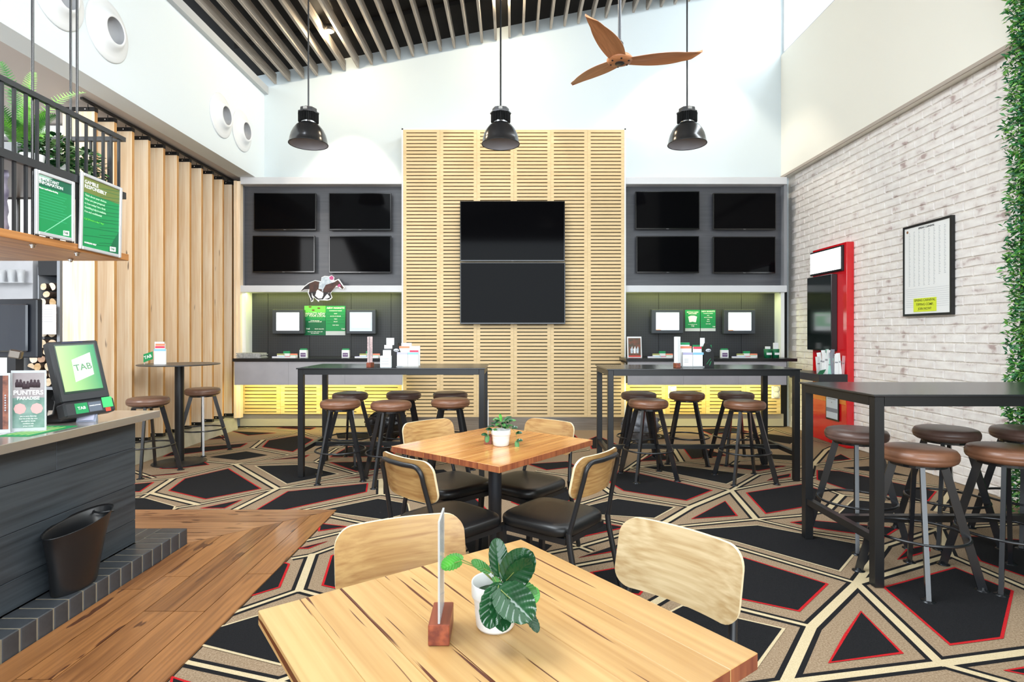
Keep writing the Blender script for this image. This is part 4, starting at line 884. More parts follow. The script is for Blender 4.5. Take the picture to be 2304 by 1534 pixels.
pk = mat('pinkish_print', 'D8C2C0', .6, noise='A98F8F', nscale=60)
o = menu_stand(-1.40, 5.62, 1.05, R(80 - 90 + 4), .30, 'menu stand with a pinkish strip on the left tall table', paper=pk)
MB().box((-.026, -.012, .045), (.026, -.008, .298)).build('printed_strip', pk, o)
o = menu_stand(1.60, 5.52, 1.05, R(0), .30, 'menu stand with a white strip on the middle right tall table', paper=wht)
MB().box((-.03, -.012, .045), (.03, -.008, .298)).build('printed_strip', wht, o)
def slip_box(x, y, label, layout, w2=.105):
    o = thing('leaflet_box', label, 'leaflet box', (x, y, 1.0505), group='leaflet boxes on the tall tables')
    MB().box((-w2 - .004, -.05, 0), (w2 + .004, .06, .012)).build('tray', acr, o)
    for (x0, x1, yb, h, hd) in layout:
        MB().box((x0, yb, .0125), (x1, yb + .02, h)).build('leaflet_pack', wht, o)
        MB().box((x0, yb - .0012, h - .022), (x1, yb - .0002, h)).build('printed_band', M.get('slip_' + hd) or mat('slip_' + hd, cols[hd], .6), o)
    for i in range(3): MB().box((layout[0][0] + .015, layout[0][2] - .001, .05 + .014 * i), (layout[0][0] + .055, layout[0][2] - .0002, .053 + .014 * i)).build('printed_line', logo, o)
cols['red'] = 'D7425A'; cols['white'] = 'F1F1EF'
slip_box(-1.02, 5.60, 'white leaflet box with blue and orange headers on the left tall table',
    [(-.104, -.002, -.04, .145, 'lilac'), (.002, .104, -.04, .145, 'blue'), (-.09, .012, .0, .205, 'orange'), (.014, .10, -.01, .165, 'red'), (-.075, .025, .03, .235, 'white'), (.03, .11, .02, .205, 'white')])
slip_box(1.755, 5.56, 'white leaflet box with a green header on the middle right tall table',
    [(-.098, -.002, -.04, .145, 'lilac'), (.002, .104, -.04, .145, 'blue'), (-.11, .0, .0, .205, 'orange'), (.014, .095, -.01, .2, 'red'), (-.105, -.01, .03, .24, 'green')])
# card tower
o = thing('card_tower', 'small white card tower on a printed box on the left tall table', 'card holder', (-1.235, 5.60, 1.0505))
MB().box((-.055, -.035, 0), (.055, .035, .11)).build('box', mat('pale_card', 'DCE6E8', .5), o)
for i in range(3): MB().box((-.045, -.0365, .03 + .025 * i), (.03, -.0355, .034 + .025 * i)).build('printed_line', logo, o)
MB().box((-.033, -.01, .1105), (.045, .01, .165)).build('card', wht, o); MB().box((-.026, .0, .1655), (.05, .02, .18)).build('card_holder', steel_dark, o)
MB().box((-.022, .0, .1805), (.055, .02, .215)).build('card', wht, o); MB().box((-.002, .004, .2155), (.072, .016, .285)).build('card', wht, o)
def bottle_bag(x, y, label, s=1.0, big=False):
    o = thing('bottle_bag', label, 'holder', (x, y, 1.0505), group='black holders with a white oval badge')
    wq = .055 * s if big else .04 * s; h = .235 * s
    pr = [(-wq, 0), (wq, 0), (wq, h * .62), (wq * .55, h * .8), (.012, h), (-.012, h), (-wq * .55, h * .8), (-wq, h * .62)]
    m_ = MB().prism(pr, -.04, .04); m_.v = [(v[0], v[2], v[1]) for v in m_.v]; m_.f = [tuple(reversed(f)) for f in m_.f]
    m_.build('bag_body', mat('black_fabric', '141516', .6), o)
    MB().lathe([(0, 0), (.026, 0), (.026, .002), (0, .002)], c=(0, -.0405, h * .7), n=24, mtx=Matrix.Scale(.62, 4, (0, 0, 1)) @ Matrix.Rotation(R(90), 4, 'X')).build('badge', mat('badge_white', 'C9CCD2', .5), o)
    text('Lavazza' if 0 else 'Canadian Club' if 0 else 'CLUB', .014, mat('badge_text', '303238', .5), o, (0, -.0432, h * .7), bold=.0004)
    if big: MB().add([(-.02, -.041, .03), (-.015, -.041, .03), (.024, -.041, .085), (.018, -.041, .085), (.008, -.041, .02), (.014, -.041, .02), (.03, -.041, .06), (.024, -.041, .06)], [(0, 1, 2, 3), (4, 5, 6, 7)]).build('green_slash', green, o)
bottle_bag(-1.135, 5.62, 'slim black holder with a white badge on the left tall table')
bottle_bag(1.905, 5.56, 'black holder with a badge and green slashes on the right tall table', 1.0, True)
o = thing('display_card', 'green display card with a white flap behind the holder on the right tall table', 'card', (1.90, 5.66, 1.0505))
MB().box((-.10, 0, 0), (.085, .012, .215)).build('green_card', green, o); MB().box((-.03, -.006, .2), (.015, -.001, .285)).build('white_flap', wht, o)
# round table leaflets
o = thing('leaflet_box', 'leaflet box with a green flag on the round table', 'leaflet box', (-3.745, 6.02, 1.0565), group='leaflet boxes')
for (x0, x1, yb, h, hd) in ((-.02, .105, -.04, .16, 'blue'), (-.03, .07, .0, .19, 'red'), (-.055, .045, .03, .235, 'white'), (-.04, .06, .02, .215, 'orange')):
    MB().box((x0, yb, .0), (x1, yb + .012, h)).build('leaflet_pack', wht, o); MB().box((x0, yb - .0012, h - .022), (x1, yb - .0002, h)).build('printed_band', M.get('slip_' + hd) or mat('slip_' + hd, cols[hd], .6), o)
m_ = MB().prism([(-.115, .02), (-.02, .055), (-.02, .135), (-.115, .105)], -.062, -.055); m_.v = [(v[0], v[2], v[1]) for v in m_.v]; m_.f = [tuple(reversed(f)) for f in m_.f]; m_.build('flag', green, o)
MB().box((-.112, -.055, 0), (-.106, -.05, .03)).build('flag_stem', acr, o)
text('TAB', .045, wht, o, (-.068, -.0635, .078), (R(90), R(-18), 0), bold=.002)
# sockets under the right desk
for i, px in enumerate((1513, 1746)):
    a = W(px, 882, 8.28); o = thing('power_socket', 'white double power outlet under the right desk, %s one' % ('left', 'right')[i], 'socket', (a.x, 8.28, a.z), group='outlets under the right desk')
    MB().box((-.06, 0, -.09), (.06, .02, .09), bev=.004).build('plate', wht, o)
    for z in (.045, -.04): MB().lathe([(0, 0), (.045, 0), (.045, .02), (.03, .03), (0, .03)], c=(0, 0, z), n=20, mtx=Matrix.Rotation(R(90), 4, 'X')).build('plug', mat('plug_grey', 'DADDDD', .4), o)
# rubbish bags
def lump(name, x, y, rx, ry, h, m, label, sd, cat='bag'):
    q = random.Random(sd); mb = MB(); n, k = 20, 32; vs = []
    from mathutils import noise
    for i in range(n + 1):
        u = i / n; z = h * (u ** .9); r = math.sin(min(1, u * 1.25 + .18) * PI * .62) * (1 - max(0, u - .7) * 2.6)
        for j in range(k):
            a = 2 * PI * j / k; d = noise.noise(Vector((math.cos(a) * 3 + sd, math.sin(a) * 3, u * 5))) * .22 + abs(noise.noise(Vector((math.cos(a) * 9, math.sin(a) * 9 + sd, u * 12)))) * -.16
            rr = max(.05, r + d * (.4 + r)); vs.append((rx * rr * math.cos(a), ry * rr * math.sin(a), z + d * .03))
    for v in range(k): vs[v] = (vs[v][0], vs[v][1], 0.0)
    mb.add(vs, [(i * k + j, i * k + (j + 1) % k, (i + 1) * k + (j + 1) % k, (i + 1) * k + j) for i in range(n) for j in range(k)], 0, True)
    mb.add(vs, [tuple(range(k - 1, -1, -1)), tuple(range(n * k, (n + 1) * k))])
    o = mb.build(name, m); o.location = (x, y, .004); return tag(o, label, cat)
lump('rubbish_bag', -1.62, 7.35, .26, .2, .42, mat('black_bin_liner', '141416', .22, bump=.3, nscale=14), 'crumpled shiny black bin bag on the floor behind the left stools', 3)
lump('rubbish_bag', 1.62, 7.2, .24, .18, .40, mat('dark_bag', '25272C', .35, noise='8C9098', nscale=9, bump=.3), 'dark bag with grey streaks on the floor behind the right stools', 9)

# ------------------------------------------------------------------ RIGHT WALL
rd = mat('glossy_red', 'D8141F', .18, coat=.5)
rk = thing('red_display', 'glossy red display board with a lit header and tall screen on the brick wall', 'display board', (4.010, 7.2, .0))
MB().box((0, -.385, .002), (.088, .385, 2.48), bev=.003).build('red_board', rd, rk)
MB().box((-.028, -.335, 2.14), (-.001, .40, 2.45), bev=.003).build('header_box', blackm, rk)
MB().box((-.031, -.31, 2.165), (-.0285, .39, 2.43)).build('lit_header', scr_w, rk)
MB().box((-.075, -.19, 1.165), (-.001, .385, 2.115), bev=.004).build('screen_casing', tvf, rk)
MB().box((-.077, -.18, 1.18), (-.0755, .378, 2.10)).build('screen', mat('dark_green_glass', '0A1512', .12, spec=.6), rk)
MB().box((-.004, -.37, .52), (-.0005, .37, .83)).build('orange_sheet', mat('orange_sheet', 'E4813A', .35), rk)
for i in range(3): MB().box((-.006, -.36, .62 + .05 * i), (-.0042, -.2, .626 + .05 * i)).build('printed_line', mat('rust_line', 'A8482A', .5), rk)
pf = thing('framed_notice', 'narrow black framed Gamble Responsibly notice low on the red board', 'notice', (4.0, 7.08, .30))
MB().box((-.010, -.125, 0), (-.002, .155, .56)).build('frame', blackm, pf); MB().box((-.0125, -.108, .02), (-.0101, .138, .54)).build('sheet', mat('pale_blue_paper', 'C9D6E6', .5), pf)
MB().box((-.0135, -.108, .10), (-.0126, .138, .15)).build('grey_band', mat('band_slate', '7E889C', .5), pf)
def rtext(txt, s_, m_, par, loc, bold=.0008, al='CENTER'): return text(txt, s_, m_, par, loc, (R(90), 0, R(-90)), bold, al)
blk = mat('black_print', '2A2B2E', .6)
rtext('Gamble', .042, blk, pf, (-.014, .015, .50)); rtext('Responsibly', .042, blk, pf, (-.014, .015, .46))
for i, s_ in enumerate(('Know the odds', 'Set a limit', 'Think of the people', 'who need your support', '18+')): rtext(s_, .02, logo, pf, (-.014, .015, .40 - .045 * i), .0003)
# framed fixture list
fx = thing('framed_chart', 'large black framed SPRING CARNIVAL chart with a yellow note on the brick wall', 'framed chart', (4.098, 5.585, 1.566))
MB().box((-.030, -.315, 0), (0, .315, .90)).build('backing', wht, fx)
f_ = MB(); f_.box((-.038, -.325, -.01), (0, -.307, .91)); f_.box((-.038, .307, -.01), (0, .325, .91)); f_.box((-.038, -.307, -.01), (0, .307, .012)); f_.box((-.038, -.307, .888), (0, .307, .91)); f_.build('frame', blackm, fx)
rtext('SPRING CARNIVAL', .026, blk, fx, (-.0315, .0, .862))
MB().lathe([(0, 0), (.014, 0), (.014, .001), (0, .001)], c=(-.0312, .265, .85), n=16, mtx=Matrix.Rotation(R(-90), 4, 'Y')).build('emblem', mat('emblem_brown', '9A6A4A', .6), fx)
ln_ = MB()
for r_ in range(36):
    z = .835 - r_ * .0155
    for c_ in range(8):
        y = .245 - c_ * .068 if r_ < 30 or c_ < 6 else None
        if y is None: continue
        wq = .012 + .012 * ((r_ * 7 + c_ * 3) % 5) / 5; ln_.box((-.0312, y - wq, z), (-.0305, y, z + .0035))
ln_.build('printed_table', mat('fine_print', '9298A0', .7), fx)
ln_ = MB()
for i in range(10): ln_.box((-.0312, -.29, .26 - i * .02), (-.0305, .29, .2612 - i * .02))
ln_.build('ruled_line', M['fine_print'], fx)
MB().box((-.0330, -.135, .03), (-.0314, .175, .165)).build('yellow_note', mat('yellow_note', 'DDEB3C', .6), fx)
for i, s_ in enumerate(('SPRING CARNIVAL', 'TIPPING COMP,', 'JOIN NOW!')): rtext(s_, .034, mat('olive_ink', '5C6122', .6), fx, (-.0335, .02, .143 - .042 * i))
# leaflet shelf in front of the red board
sh = thing('leaflet_shelf', 'small black shelf with a brochure trough before the red board', 'shelf', (3.835, 7.0, .80))
MB().box((-.17, -.21, .0), (.172, .52, .09), bev=.002).build('shelf_box', mat('shelf_black', '25262A', .35), sh)
q = random.Random(5)
for i in range(13):
    y = -.17 + (i // 7) * .10; x = -.10 + (i % 7) * .04
    h = .19 + q.uniform(0, .11)
    o = thing('leaflet', 'x', 'leaflet', (3.835 + x, 7.0 + y, .891), R(q.uniform(-25, 25)), 'leaflets on the black shelf')
    o['label'] = '%s leaflet, %s from the left in the %s row of the black leaflet shelf' % (['white', 'white', 'mint', 'grey', 'white', 'white', 'pink', 'white'][i % 8], ['first', 'second', 'third', 'fourth', 'fifth', 'sixth', 'seventh'][i % 7], ['front', 'back'][i // 7])
    mm = MB().box((-.022, 0, 0), (.022, .006, h)); mm.xf(Matrix.Rotation(R(q.uniform(-8, 8)), 4, 'Y')); mm.v = [(v[0], v[1], max(v[2], 0)) for v in mm.v]
    mm.build('sheet', [wht, wht, mat('leaf_mint', 'A8E0CF', .5), mat('leaf_grey', '8E95A2', .5), wht, wht, mat('leaf_pink', 'E7B9BE', .5), wht][i % 8], o)
    MB().box((-.016, -.0012, h * .55), (.016, -.0003, h * .62)).build('printed_line', logo, o)
o = thing('green_leaflet', 'small dark green folded card at the front of the black leaflet shelf', 'card', (3.70, 6.80, .891), R(8))
MB().add([(-.05, 0, .0), (.02, 0, .0), (.06, 0, .06), (-.02, 0, .045), (-.05, .006, .0), (.02, .006, .0), (.06, .006, .06), (-.02, .006, .045)], [(0, 1, 2, 3), (7, 6, 5, 4), (0, 3, 7, 4), (1, 5, 6, 2), (3, 2, 6, 7), (0, 4, 5, 1)]).build('folded_card', dgreen, o)

# ------------------------------------------------------------------ HANGING THINGS
dome = mat('pendant_gunmetal', '6A6A6C', .2, .9); dome_in = mat('pendant_inner', 'A9A6AC', .55)
def pendant_proto():
    o = thing('pendant_lamp', 'x', 'lamp')
    pr = [(.222, 0), (.224, .004), (.219, .01), (.212, .06), (.198, .115), (.172, .17), (.138, .215), (.105, .24), (.094, .246)]
    MB().lathe(pr, n=56, cap=False).build('shade', dome, o)
    MB().lathe([(.2165, .004), (.208, .06), (.193, .113), (.167, .167), (.134, .211), (.09, .238), (.0, .238)], n=48, cap=False).build('reflector', dome_in, o)
    MB().tube([(.222 * math.cos(2 * PI * k / 56), .222 * math.sin(2 * PI * k / 56), .003) for k in range(56)], .0045, 6, closed=True).build('rim', blackm, o)
    MB().lathe([(.09, .239), (.09, .262)], n=32).build('collar', chrome, o)
    fins = MB(); fins.lathe([(.08, .262), (.08, .36)], n=24)
    for k in range(36):
        a = 2 * PI * k / 36; c, s_ = math.cos(a), math.sin(a); fins.bar((.098 * c, .098 * s_, .262), (.098 * c, .098 * s_, .358), .004, .036, (-s_, c, 0))
    fins.build('heat_sink', blackmat, o)
    MB().lathe([(0, .359), (.125, .359), (.125, .372), (.10, .376), (.098, .418), (.09, .424), (0, .424)], n=8, smooth=False).build('driver_box', mat('driver_grey', '4A4A4C', .35, .4), o)
    MB().box((-.022, -.115, .378), (.022, -.101, .41)).build('driver_tag', mat('tag_grey', 'A8A6A2', .5), o)
    return o
pp = pendant_proto()
for i, (px, nm) in enumerate(((694, 'left'), (1126.5, 'middle'), (1546, 'right'))):
    o = pp if i == 0 else copy_tree(pp); Y = 6.7; a = W(px, 325, Y)
    o.location = a; o['label'] = 'dark metal high-bay pendant lamp on a thin rod, %s one of three' % nm; o['group'] = 'high-bay pendant lamps'
    MB().tube([(0, 0, .424), (0, 0, cz(a.x) + .19 - a.z)], .010, 10).build('rod', mat('rod_grey', '55575A', .3, .5), o)
fan_w = wood('fan_blade_teak', 'D69468', 'B8794E', 'X', .4, .8, vary=.1, coat=.1, rings=2)
fn = thing('ceiling_fan', 'three-bladed teak coloured ceiling fan on a thin rod', 'fan', (.868, 4.585, 3.575))
def blade():
    n, k = 26, 10; top = []; bot = []
    for i in range(n + 1):
        u = i / n; x = .05 + .605 * u
        wl = .058 + .030 * math.sin(PI * min(1, (u + .08) / .85)) ; wl = wl * (1 if u < .6 else 1 - ((u - .6) / .4) ** 2 * .55)
        lead = wl + .02 * math.sin(u * PI); trail = -wl * .85
        if u > .88: lead -= (u - .88) * .45
        for j in range(k + 1):
            s_ = j / k; y = trail + (lead - trail) * s_; tw = (-.30 * u + .05) * (y); arch = .012 * math.sin(s_ * PI); z = .045 * u + tw + arch
            top.append((x, y, z + .006 * math.sin(s_ * PI) + .001)); bot.append((x, y, z - .006 * math.sin(s_ * PI) - .001))
    N = len(top); ix = lambda i, j: i * (k + 1) + j; f = [(ix(i, j), ix(i + 1, j), ix(i + 1, j + 1), ix(i, j + 1)) for i in range(n) for j in range(k)]
    mb = MB().add(top + bot, f + [tuple(N + q for q in reversed(p)) for p in f], 0, True); ed = []
    for i in range(n): ed += [(ix(i + 1, 0), ix(i, 0), N + ix(i, 0), N + ix(i + 1, 0)), (ix(i, k), ix(i + 1, k), N + ix(i + 1, k), N + ix(i, k))]
    for j in range(k): ed += [(ix(0, j), ix(0, j + 1), N + ix(0, j + 1), N + ix(0, j)), (ix(n, j + 1), ix(n, j), N + ix(n, j), N + ix(n, j + 1))]
    return mb.add(top + bot, ed).mesh('blade', fan_w)
bm_ = blade()
for a in (-1.5, 121.5, -120): inst('blade', bm_, fn, (0, 0, 0), (0, 0, R(a)))
MB().lathe([(0, -.02), (.06, -.018), (.095, -.006), (.105, .012), (.09, .03), (.05, .036), (0, .036)], n=36).build('hub', fan_w, fn)
MB().lathe([(0, -.0245), (.034, -.0245), (.038, -.0215), (.038, -.0195), (0, -.0195)], n=28).build('hub_cap', mat('cap_dark', '2B2B2D', .3), fn)
for k in range(6):
    a = R(30 + 60 * k); MB().lathe([(0, -.017), (.0075, -.017), (.0075, -.010), (0, -.010)], c=(.075 * math.cos(a), .075 * math.sin(a), 0), n=10).build('screw', blackmat, fn)
MB().lathe([(.02, .0365), (.03, .05), (.03, .14), (.015, .16), (.0, .16)], n=20).build('motor_stem', steel_dark, fn)
MB().tube([(0, 0, .16), (0, 0, cz(.868) + .19 - 3.575)], .013, 10).build('rod', M['rod_grey'], fn)
# ceiling downlights
for i, (x, y, nm) in enumerate(((-2.378, 7.42, 'left'), (-.139, 7.42, 'right'))):
    z = cz(x) + .03; o = thing('downlight', 'glowing warm downlight between the ceiling slats, %s one' % nm, 'downlight', (x, y, z), group='downlights between the slats')
    MB().lathe([(.052, 0), (.062, 0), (.062, .07), (.052, .07)], n=24).build('trim_ring', blackm, o)
    MB().lathe([(0, -.022), (.03, -.016), (.05, .0), (.0505, .010), (0, .010)], n=24).build('lens', mat('warm_lens', 'FFE2B0', .5, emit=40), o)
    l = bpy.data.lights.new('downlight_glow', 'POINT'); l.energy = 26; l.color = (1, .82, .55); l.shadow_soft_size = .03
    lo = bpy.data.objects.new('downlight_glow', l); COL.objects.link(lo); lo.location = (x, y, z - .06)
# round air diffusers on the left wall
def diffuser_mesh():
    mt = Matrix.Rotation(R(90), 4, 'Y')
    return (MB().lathe([(.27, 0), (.272, .008), (.262, .016), (.225, .022), (.19, .032), (.16, .052), (.145, .072), (.128, .085), (.118, .086), (.112, .08)], n=56, mtx=mt, cap=False).mesh('bowl', mat('diffuser_white', 'E9ECEE', .45)),
            MB().lathe([(.116, .083), (.106, .04), (.10, .002), (.0, .002)], n=44, mtx=mt, cap=False).mesh('throat', mat('diffuser_grey', 'A5A7AB', .6)))
db, dt = diffuser_mesh()
for i, (y, nm) in enumerate(((4.61, 'nearest, cut by the top of the frame'), (5.17, 'second from the top left corner'), (7.19, 'left one of the far pair'), (7.74, 'farthest, next to the corner'))):
    o = thing('air_diffuser', 'white round air diffuser on the left wall, %s' % nm, 'vent', (-3.679, y, 4.13), group='round air diffusers')
    inst('bowl', db, o); inst('throat', dt, o)
# ------------------------------------------------------------------ BACK BAR, seen past the counter
bx_ = mat('bar_panel_grey', 'B9BBC0', .4, noise='A9ABB0', nscale=3)
struct(MB().box((-6.85, 6.08, 0), (-4.721, 6.16, 3.6)).build('wall_back_bar', white))
o = thing('glass_rack_panel', 'pale grey glass rack panel at the left edge behind the black monitor', 'panel', (-5.175, 5.85, 1.72))
MB().box((-.6, 0, 0), (.245, .11, .50), bev=.004).build('panel', bx_, o)
for i in range(7): MB().lathe([(.025, 0), (.032, .06), (.034, .13), (.031, .13), (.028, .06), (0, .012)], c=(-.42 + .1 * i, -.06, .18), n=14).build('hanging_glass', mat('frosted_glass', 'D5D9DD', .2, alpha=.5), o)
MB().box((-.6, -.11, .172), (.245, -.001, .178)).build('glass_shelf', M['frosted_glass'], o)
fr_ = thing('firewood_rack', 'tall grey metal rack holding stacked firewood beside the first timber fin', 'rack', (-4.715, 5.77, .35))
gm = mat('rack_metal', '9AA0A8', .4)
MB().box((.115, -.02, 0), (.145, .25, 1.80)).build('side_post', gm, fr_); MB().box((-.255, -.02, 0), (-.225, .25, .98)).build('side_post', gm, fr_)
MB().box((-.095, .0, .985), (-.085, .24, 1.70)).build('divider', gm, fr_)
MB().box((-.224, .24, 0), (.114, .25, 1.80)).build('rack_back', blackmat, fr_); MB().box((-.084, -.01, 1.62), (.114, .239, 1.80)).build('top_panel', mat('top_panel', '1E2126', .4), fr_)
MB().box((-.224, -.018, .46), (.114, .24, .488)).build('rack_shelf', gm, fr_)
bark = mat('log_bark', '6B5547', .9, noise='3A2E27', nscale=30, bump=.4)
def cutm(i): return mat('log_end_%d' % i, ['EBD9BE', 'D9BC94', 'C4A186', 'F0E6D6'][i], .8, noise=['CDB48F', 'B8935F', '9A7A66', 'D8C8B0'][i], nscale=25)
q = random.Random(11)
def log(x, z, r):
    o = thing('log', 'pale-ended firewood log in the %s part of the grey rack behind the counter' % ('upper' if z > 1.35 else 'lower'), 'log', (x, 5.765 + q.uniform(-.01, .02), z), group='firewood logs in the rack')
    n = 12; e = q.uniform(.75, 1.0); a0 = q.uniform(0, 6); cutk = q.choice([0, 0, 1]); pts = []
    for k in range(n):
        a = 2 * PI * k / n; rr = r * (1 + q.uniform(-.07, .07)); cx_ = rr * math.cos(a); cy_ = rr * math.sin(a) * e
        if cutk and cy_ < -.25 * r: cy_ = -.25 * r
        pts.append((cx_ * math.cos(a0) - cy_ * math.sin(a0), cx_ * math.sin(a0) + cy_ * math.cos(a0)))
    m_ = MB().prism(pts, -.22, 0); m_.v = [(v[0], -v[2], v[1]) for v in m_.v]
    m_.m = [0, 1] + [0] * n; m_.build('wood', [bark, cutm(q.randrange(4))], o)
def stack(x0, x1, z0, z1, r0=.038):
    z = z0 + r0; row = 0
    while z < z1 - r0:
        x = x0 + r0 + (r0 * .9 if row % 2 else 0)
        while x < x1 - r0 * .8:
            r = r0 * q.uniform(.82, 1.0); log(x, z, r); x += r0 * 2.0
        z += r0 * 1.78; row += 1
stack(-4.80, -4.612, 1.34, 1.97, .044)
stack(-4.935, -4.612, .84, 1.34, .044)
o = thing('paper_notice', 'plain white paper notice in a clear pocket fixed over the firewood', 'notice', W(105, 752, 5.70))
MB().box((-.09, 0, 0), (.095, .004, .30)).build('sheet', mat('notice_paper', 'DCDADD', .5), o)
for i in range(6): MB().box((-.07, -.001, .25 - .025 * i), (.06, -.0002, .253 - .025 * i)).build('printed_line', mat('faint_print', 'AEB0B5', .6), o)
MB().box((-.02, .004, .1), (.02, .062, .14)).build('clip', gm, o)

# ------------------------------------------------------------------ ON THE COUNTER
cz_ = .8985
tm = thing('betting_terminal', 'black touch-screen terminal with a green page near the end of the counter', 'terminal', (-2.42, 3.10, cz_))
org = Vector((-2.42, 3.10, cz_)); BL = Vector((-2.372, 3.0, 1.017)) - org; u = Vector((.092, .222, .008)); v = Vector((-.088, .040, .318))
uw = u.length; vh = v.length; u.normalize(); v = (v - u * v.dot(u)).normalized(); nrm = u.cross(v).normalized()
mt = Matrix((u, v, nrm)).transposed().to_4x4(); mt.translation = BL
tb = mat('terminal_black', '25272B', .42)
def tbox(a, b, m_, nm, bev=0): return MB().box(a, b, bev=bev).xf(mt).build(nm, m_, tm)
tbox((-.004, -.004, -.055), (uw + .004, vh, 0), tb, 'casing', .006); tbox((.018, .04, .0002), (uw - .018, vh - .018, .0016), mat('terminal_glass', '31433A', .12), 'screen')
def tgreen(nm, x0, x1, c): tbox((x0, .052, .0018), (x1, vh - .026, .0022), mat(nm, c, .25, emit=.22), 'screen_page')
tgreen('screen_green', .024, uw - .024, '6DAE74')
m_ = M['screen_green']; nt = m_.node_tree; tc = nt.nodes.new('ShaderNodeTexCoord'); sx_ = nt.nodes.new('ShaderNodeSeparateXYZ'); cr = nt.nodes.new('ShaderNodeValToRGB')
cr.color_ramp.elements[0].color = (*hexc('A9CB85'), 1); cr.color_ramp.elements[1].color = (*hexc('23845A'), 1)
nt.links.new(tc.outputs['Generated'], sx_.inputs[0]); nt.links.new(sx_.outputs[1], cr.inputs[0])
for inp in ('Base Color', 'Emission Color'): nt.links.new(cr.outputs[0], nt.nodes['Principled BSDF'].inputs[inp])
shp = MB().prism([(.085, .10), (.185, .135), (.188, .262), (.088, .225)], .0024, .0028); shp.xf(mt).build('logo_plate', mat('logo_cream', 'E6E8DC', .4, emit=.25), tm)
def ttext(s_, size, m_, x, y, z, b_=.001, rz=0): 
    o = text(s_, size, m_, tm, (0, 0, 0), bold=b_); o.matrix_local = mt @ Matrix.Translation((x, y, z)) @ Matrix.Rotation(rz, 4, 'Z'); return o
ttext('TAB', .050, mat('logo_green_text', '5F9468', .4), .137, .180, .003, .002, R(6))
tbox((-.006, -.088, -.06), (uw + .012, -.006, .016), tb, 'lower_lip', .010)
tbox((.045, -.076, .0162), (.108, -.02, .0172), green, 'green_sticker'); ttext('TAB', .022, wht, .076, -.048, .0178, .0008)
tbox((.112, -.074, .0162), (.178, -.022, .0172), mat('slate_sticker', '5A6472', .5), 'grey_sticker'); ttext('GAMBLEAWARE', .008, wht, .145, -.042, .0178, .0003)
tbox((.185, -.062, .0162), (.238, -.005, .0175), mat('lime_sticker', '3FDC6E', .5), 'lime_note'); tbox((.195, -.085, .0162), (.222, -.064, .0175), mat('red_sticker', 'D9452A', .5), 'red_sticker')
tbox((.06, vh - .012, .0002), (.165, vh - .003, .001), mat('strip_navy', '2A2F4A', .5), 'top_sticker')
MB().lathe([(0, 0), (.09, 0), (.085, .02), (.04, .04), (.03, .10), (.035, .14), (0, .15)], c=(-.06, .03, .002), n=28).build('stand_foot', tb, tm)
MB().bar((-.05, .02, .11), (-.0, .02, .20), .07, .07).build('stand_arm', tb, tm)
o = thing('receipt_printer', 'rounded black ribbed device on the counter left of the terminal foot', 'printer', (-2.60, 3.02, cz_))
mb = MB(); pr_ = [(-.07, 0), (.07, 0), (.075, .08), (.05, .15), (-.02, .17), (-.07, .12)]; m_ = MB().prism(pr_, -.075, .075); m_.v = [(v_[0], v_[2], v_[1]) for v_ in m_.v]; m_.f = [tuple(reversed(f)) for f in m_.f]; m_.build('body', tb, o)
for i in range(5): MB().box((-.03, -.079, .03 + .022 * i), (.03, -.0755, .040 + .022 * i)).build('rib', blackmat, o)
o = thing('card_reader', 'flat black card reader with two cream labels under the terminal', 'card reader', (-2.47, 3.22, cz_), R(15))
m_ = MB().prism([(-.075, 0), (.085, 0), (.08, .05), (.05, .068), (-.03, .068), (-.07, .045)], -.03, .03); m_.v = [(v_[0], v_[2], v_[1]) for v_ in m_.v]; m_.f = [tuple(reversed(f)) for f in m_.f]; m_.build('body', tb, o)
for z in (.022, .04): MB().box((-.068, -.0315, z), (-.028, -.0305, z + .011)).build('label', mat('cream_label', 'D8C79B', .5), o)
o = thing('card_holder', 'small clear holder of business cards at the front of the counter end', 'card holder', (-2.33, 3.12, cz_), R(20))
MB().add([(-.045, -.02, 0), (.045, -.02, 0), (.045, .012, .045), (-.045, .012, .045), (-.045, .02, 0), (.045, .02, 0)], [(0, 1, 2, 3), (4, 3, 2, 5), (0, 3, 4), (1, 5, 2), (0, 4, 5, 1)]).build('holder', mat('grey_acrylic', '8C93A6', .2), o)
MB().add([(-.035, -.0195, .008), (.035, -.0195, .008), (.035, .0035, .04), (-.035, .0035, .04)], [(0, 1, 2, 3)]).xf(Matrix.Translation((0, -.0016, .0006))).build('card', mat('card_lilac', 'B7B9CF', .5), o)
# placards
def placard(x, y, rz, w_, h_, label):
    o = thing('placard', label, 'placard', (x, y, cz_), rz, 'acrylic placards on the counter')
    MB().box((-w_ / 2, -.002, 0), (w_ / 2, .002, h_)).build('acrylic_sheet', mat('placard_rim', 'D5DCE0', .15, alpha=.75), o); MB().box((-w_ / 2, -.03, 0), (w_ / 2, .05, .003)).build('foot', acr, o)
    return o
o = placard(-2.378, 2.80, R(12), .150, .300, 'acrylic placard reading PUNTERS PARADISE at the front of the counter')
MB().box((-.068, -.0032, .018), (.068, -.0021, .165)).build('printed_lower', mat('placard_green', '4D7A6C', .5, noise='8FA8A2', nscale=14), o)
MB().box((-.068, -.0032, .1651), (.068, -.0021, .288)).build('printed_upper', mat('placard_grey', 'A6A2A4', .5, noise='8E8488', nscale=10), o)
sil = MB(); q2 = random.Random(2)
for i in range(7): x = -.048 + i * .015; sil.lathe([(0, 0), (.008, .0), (.009, .02), (.005, .03), (.0055, .036), (0, .040)], c=(x, -.0034, .212 + q2.uniform(-.004, .006)), n=8, mtx=Matrix.Scale(.05, 4, (0, 1, 0)))
sil.build('printed_riders', mat('print_dark_red', '3A2A33', .6), o)
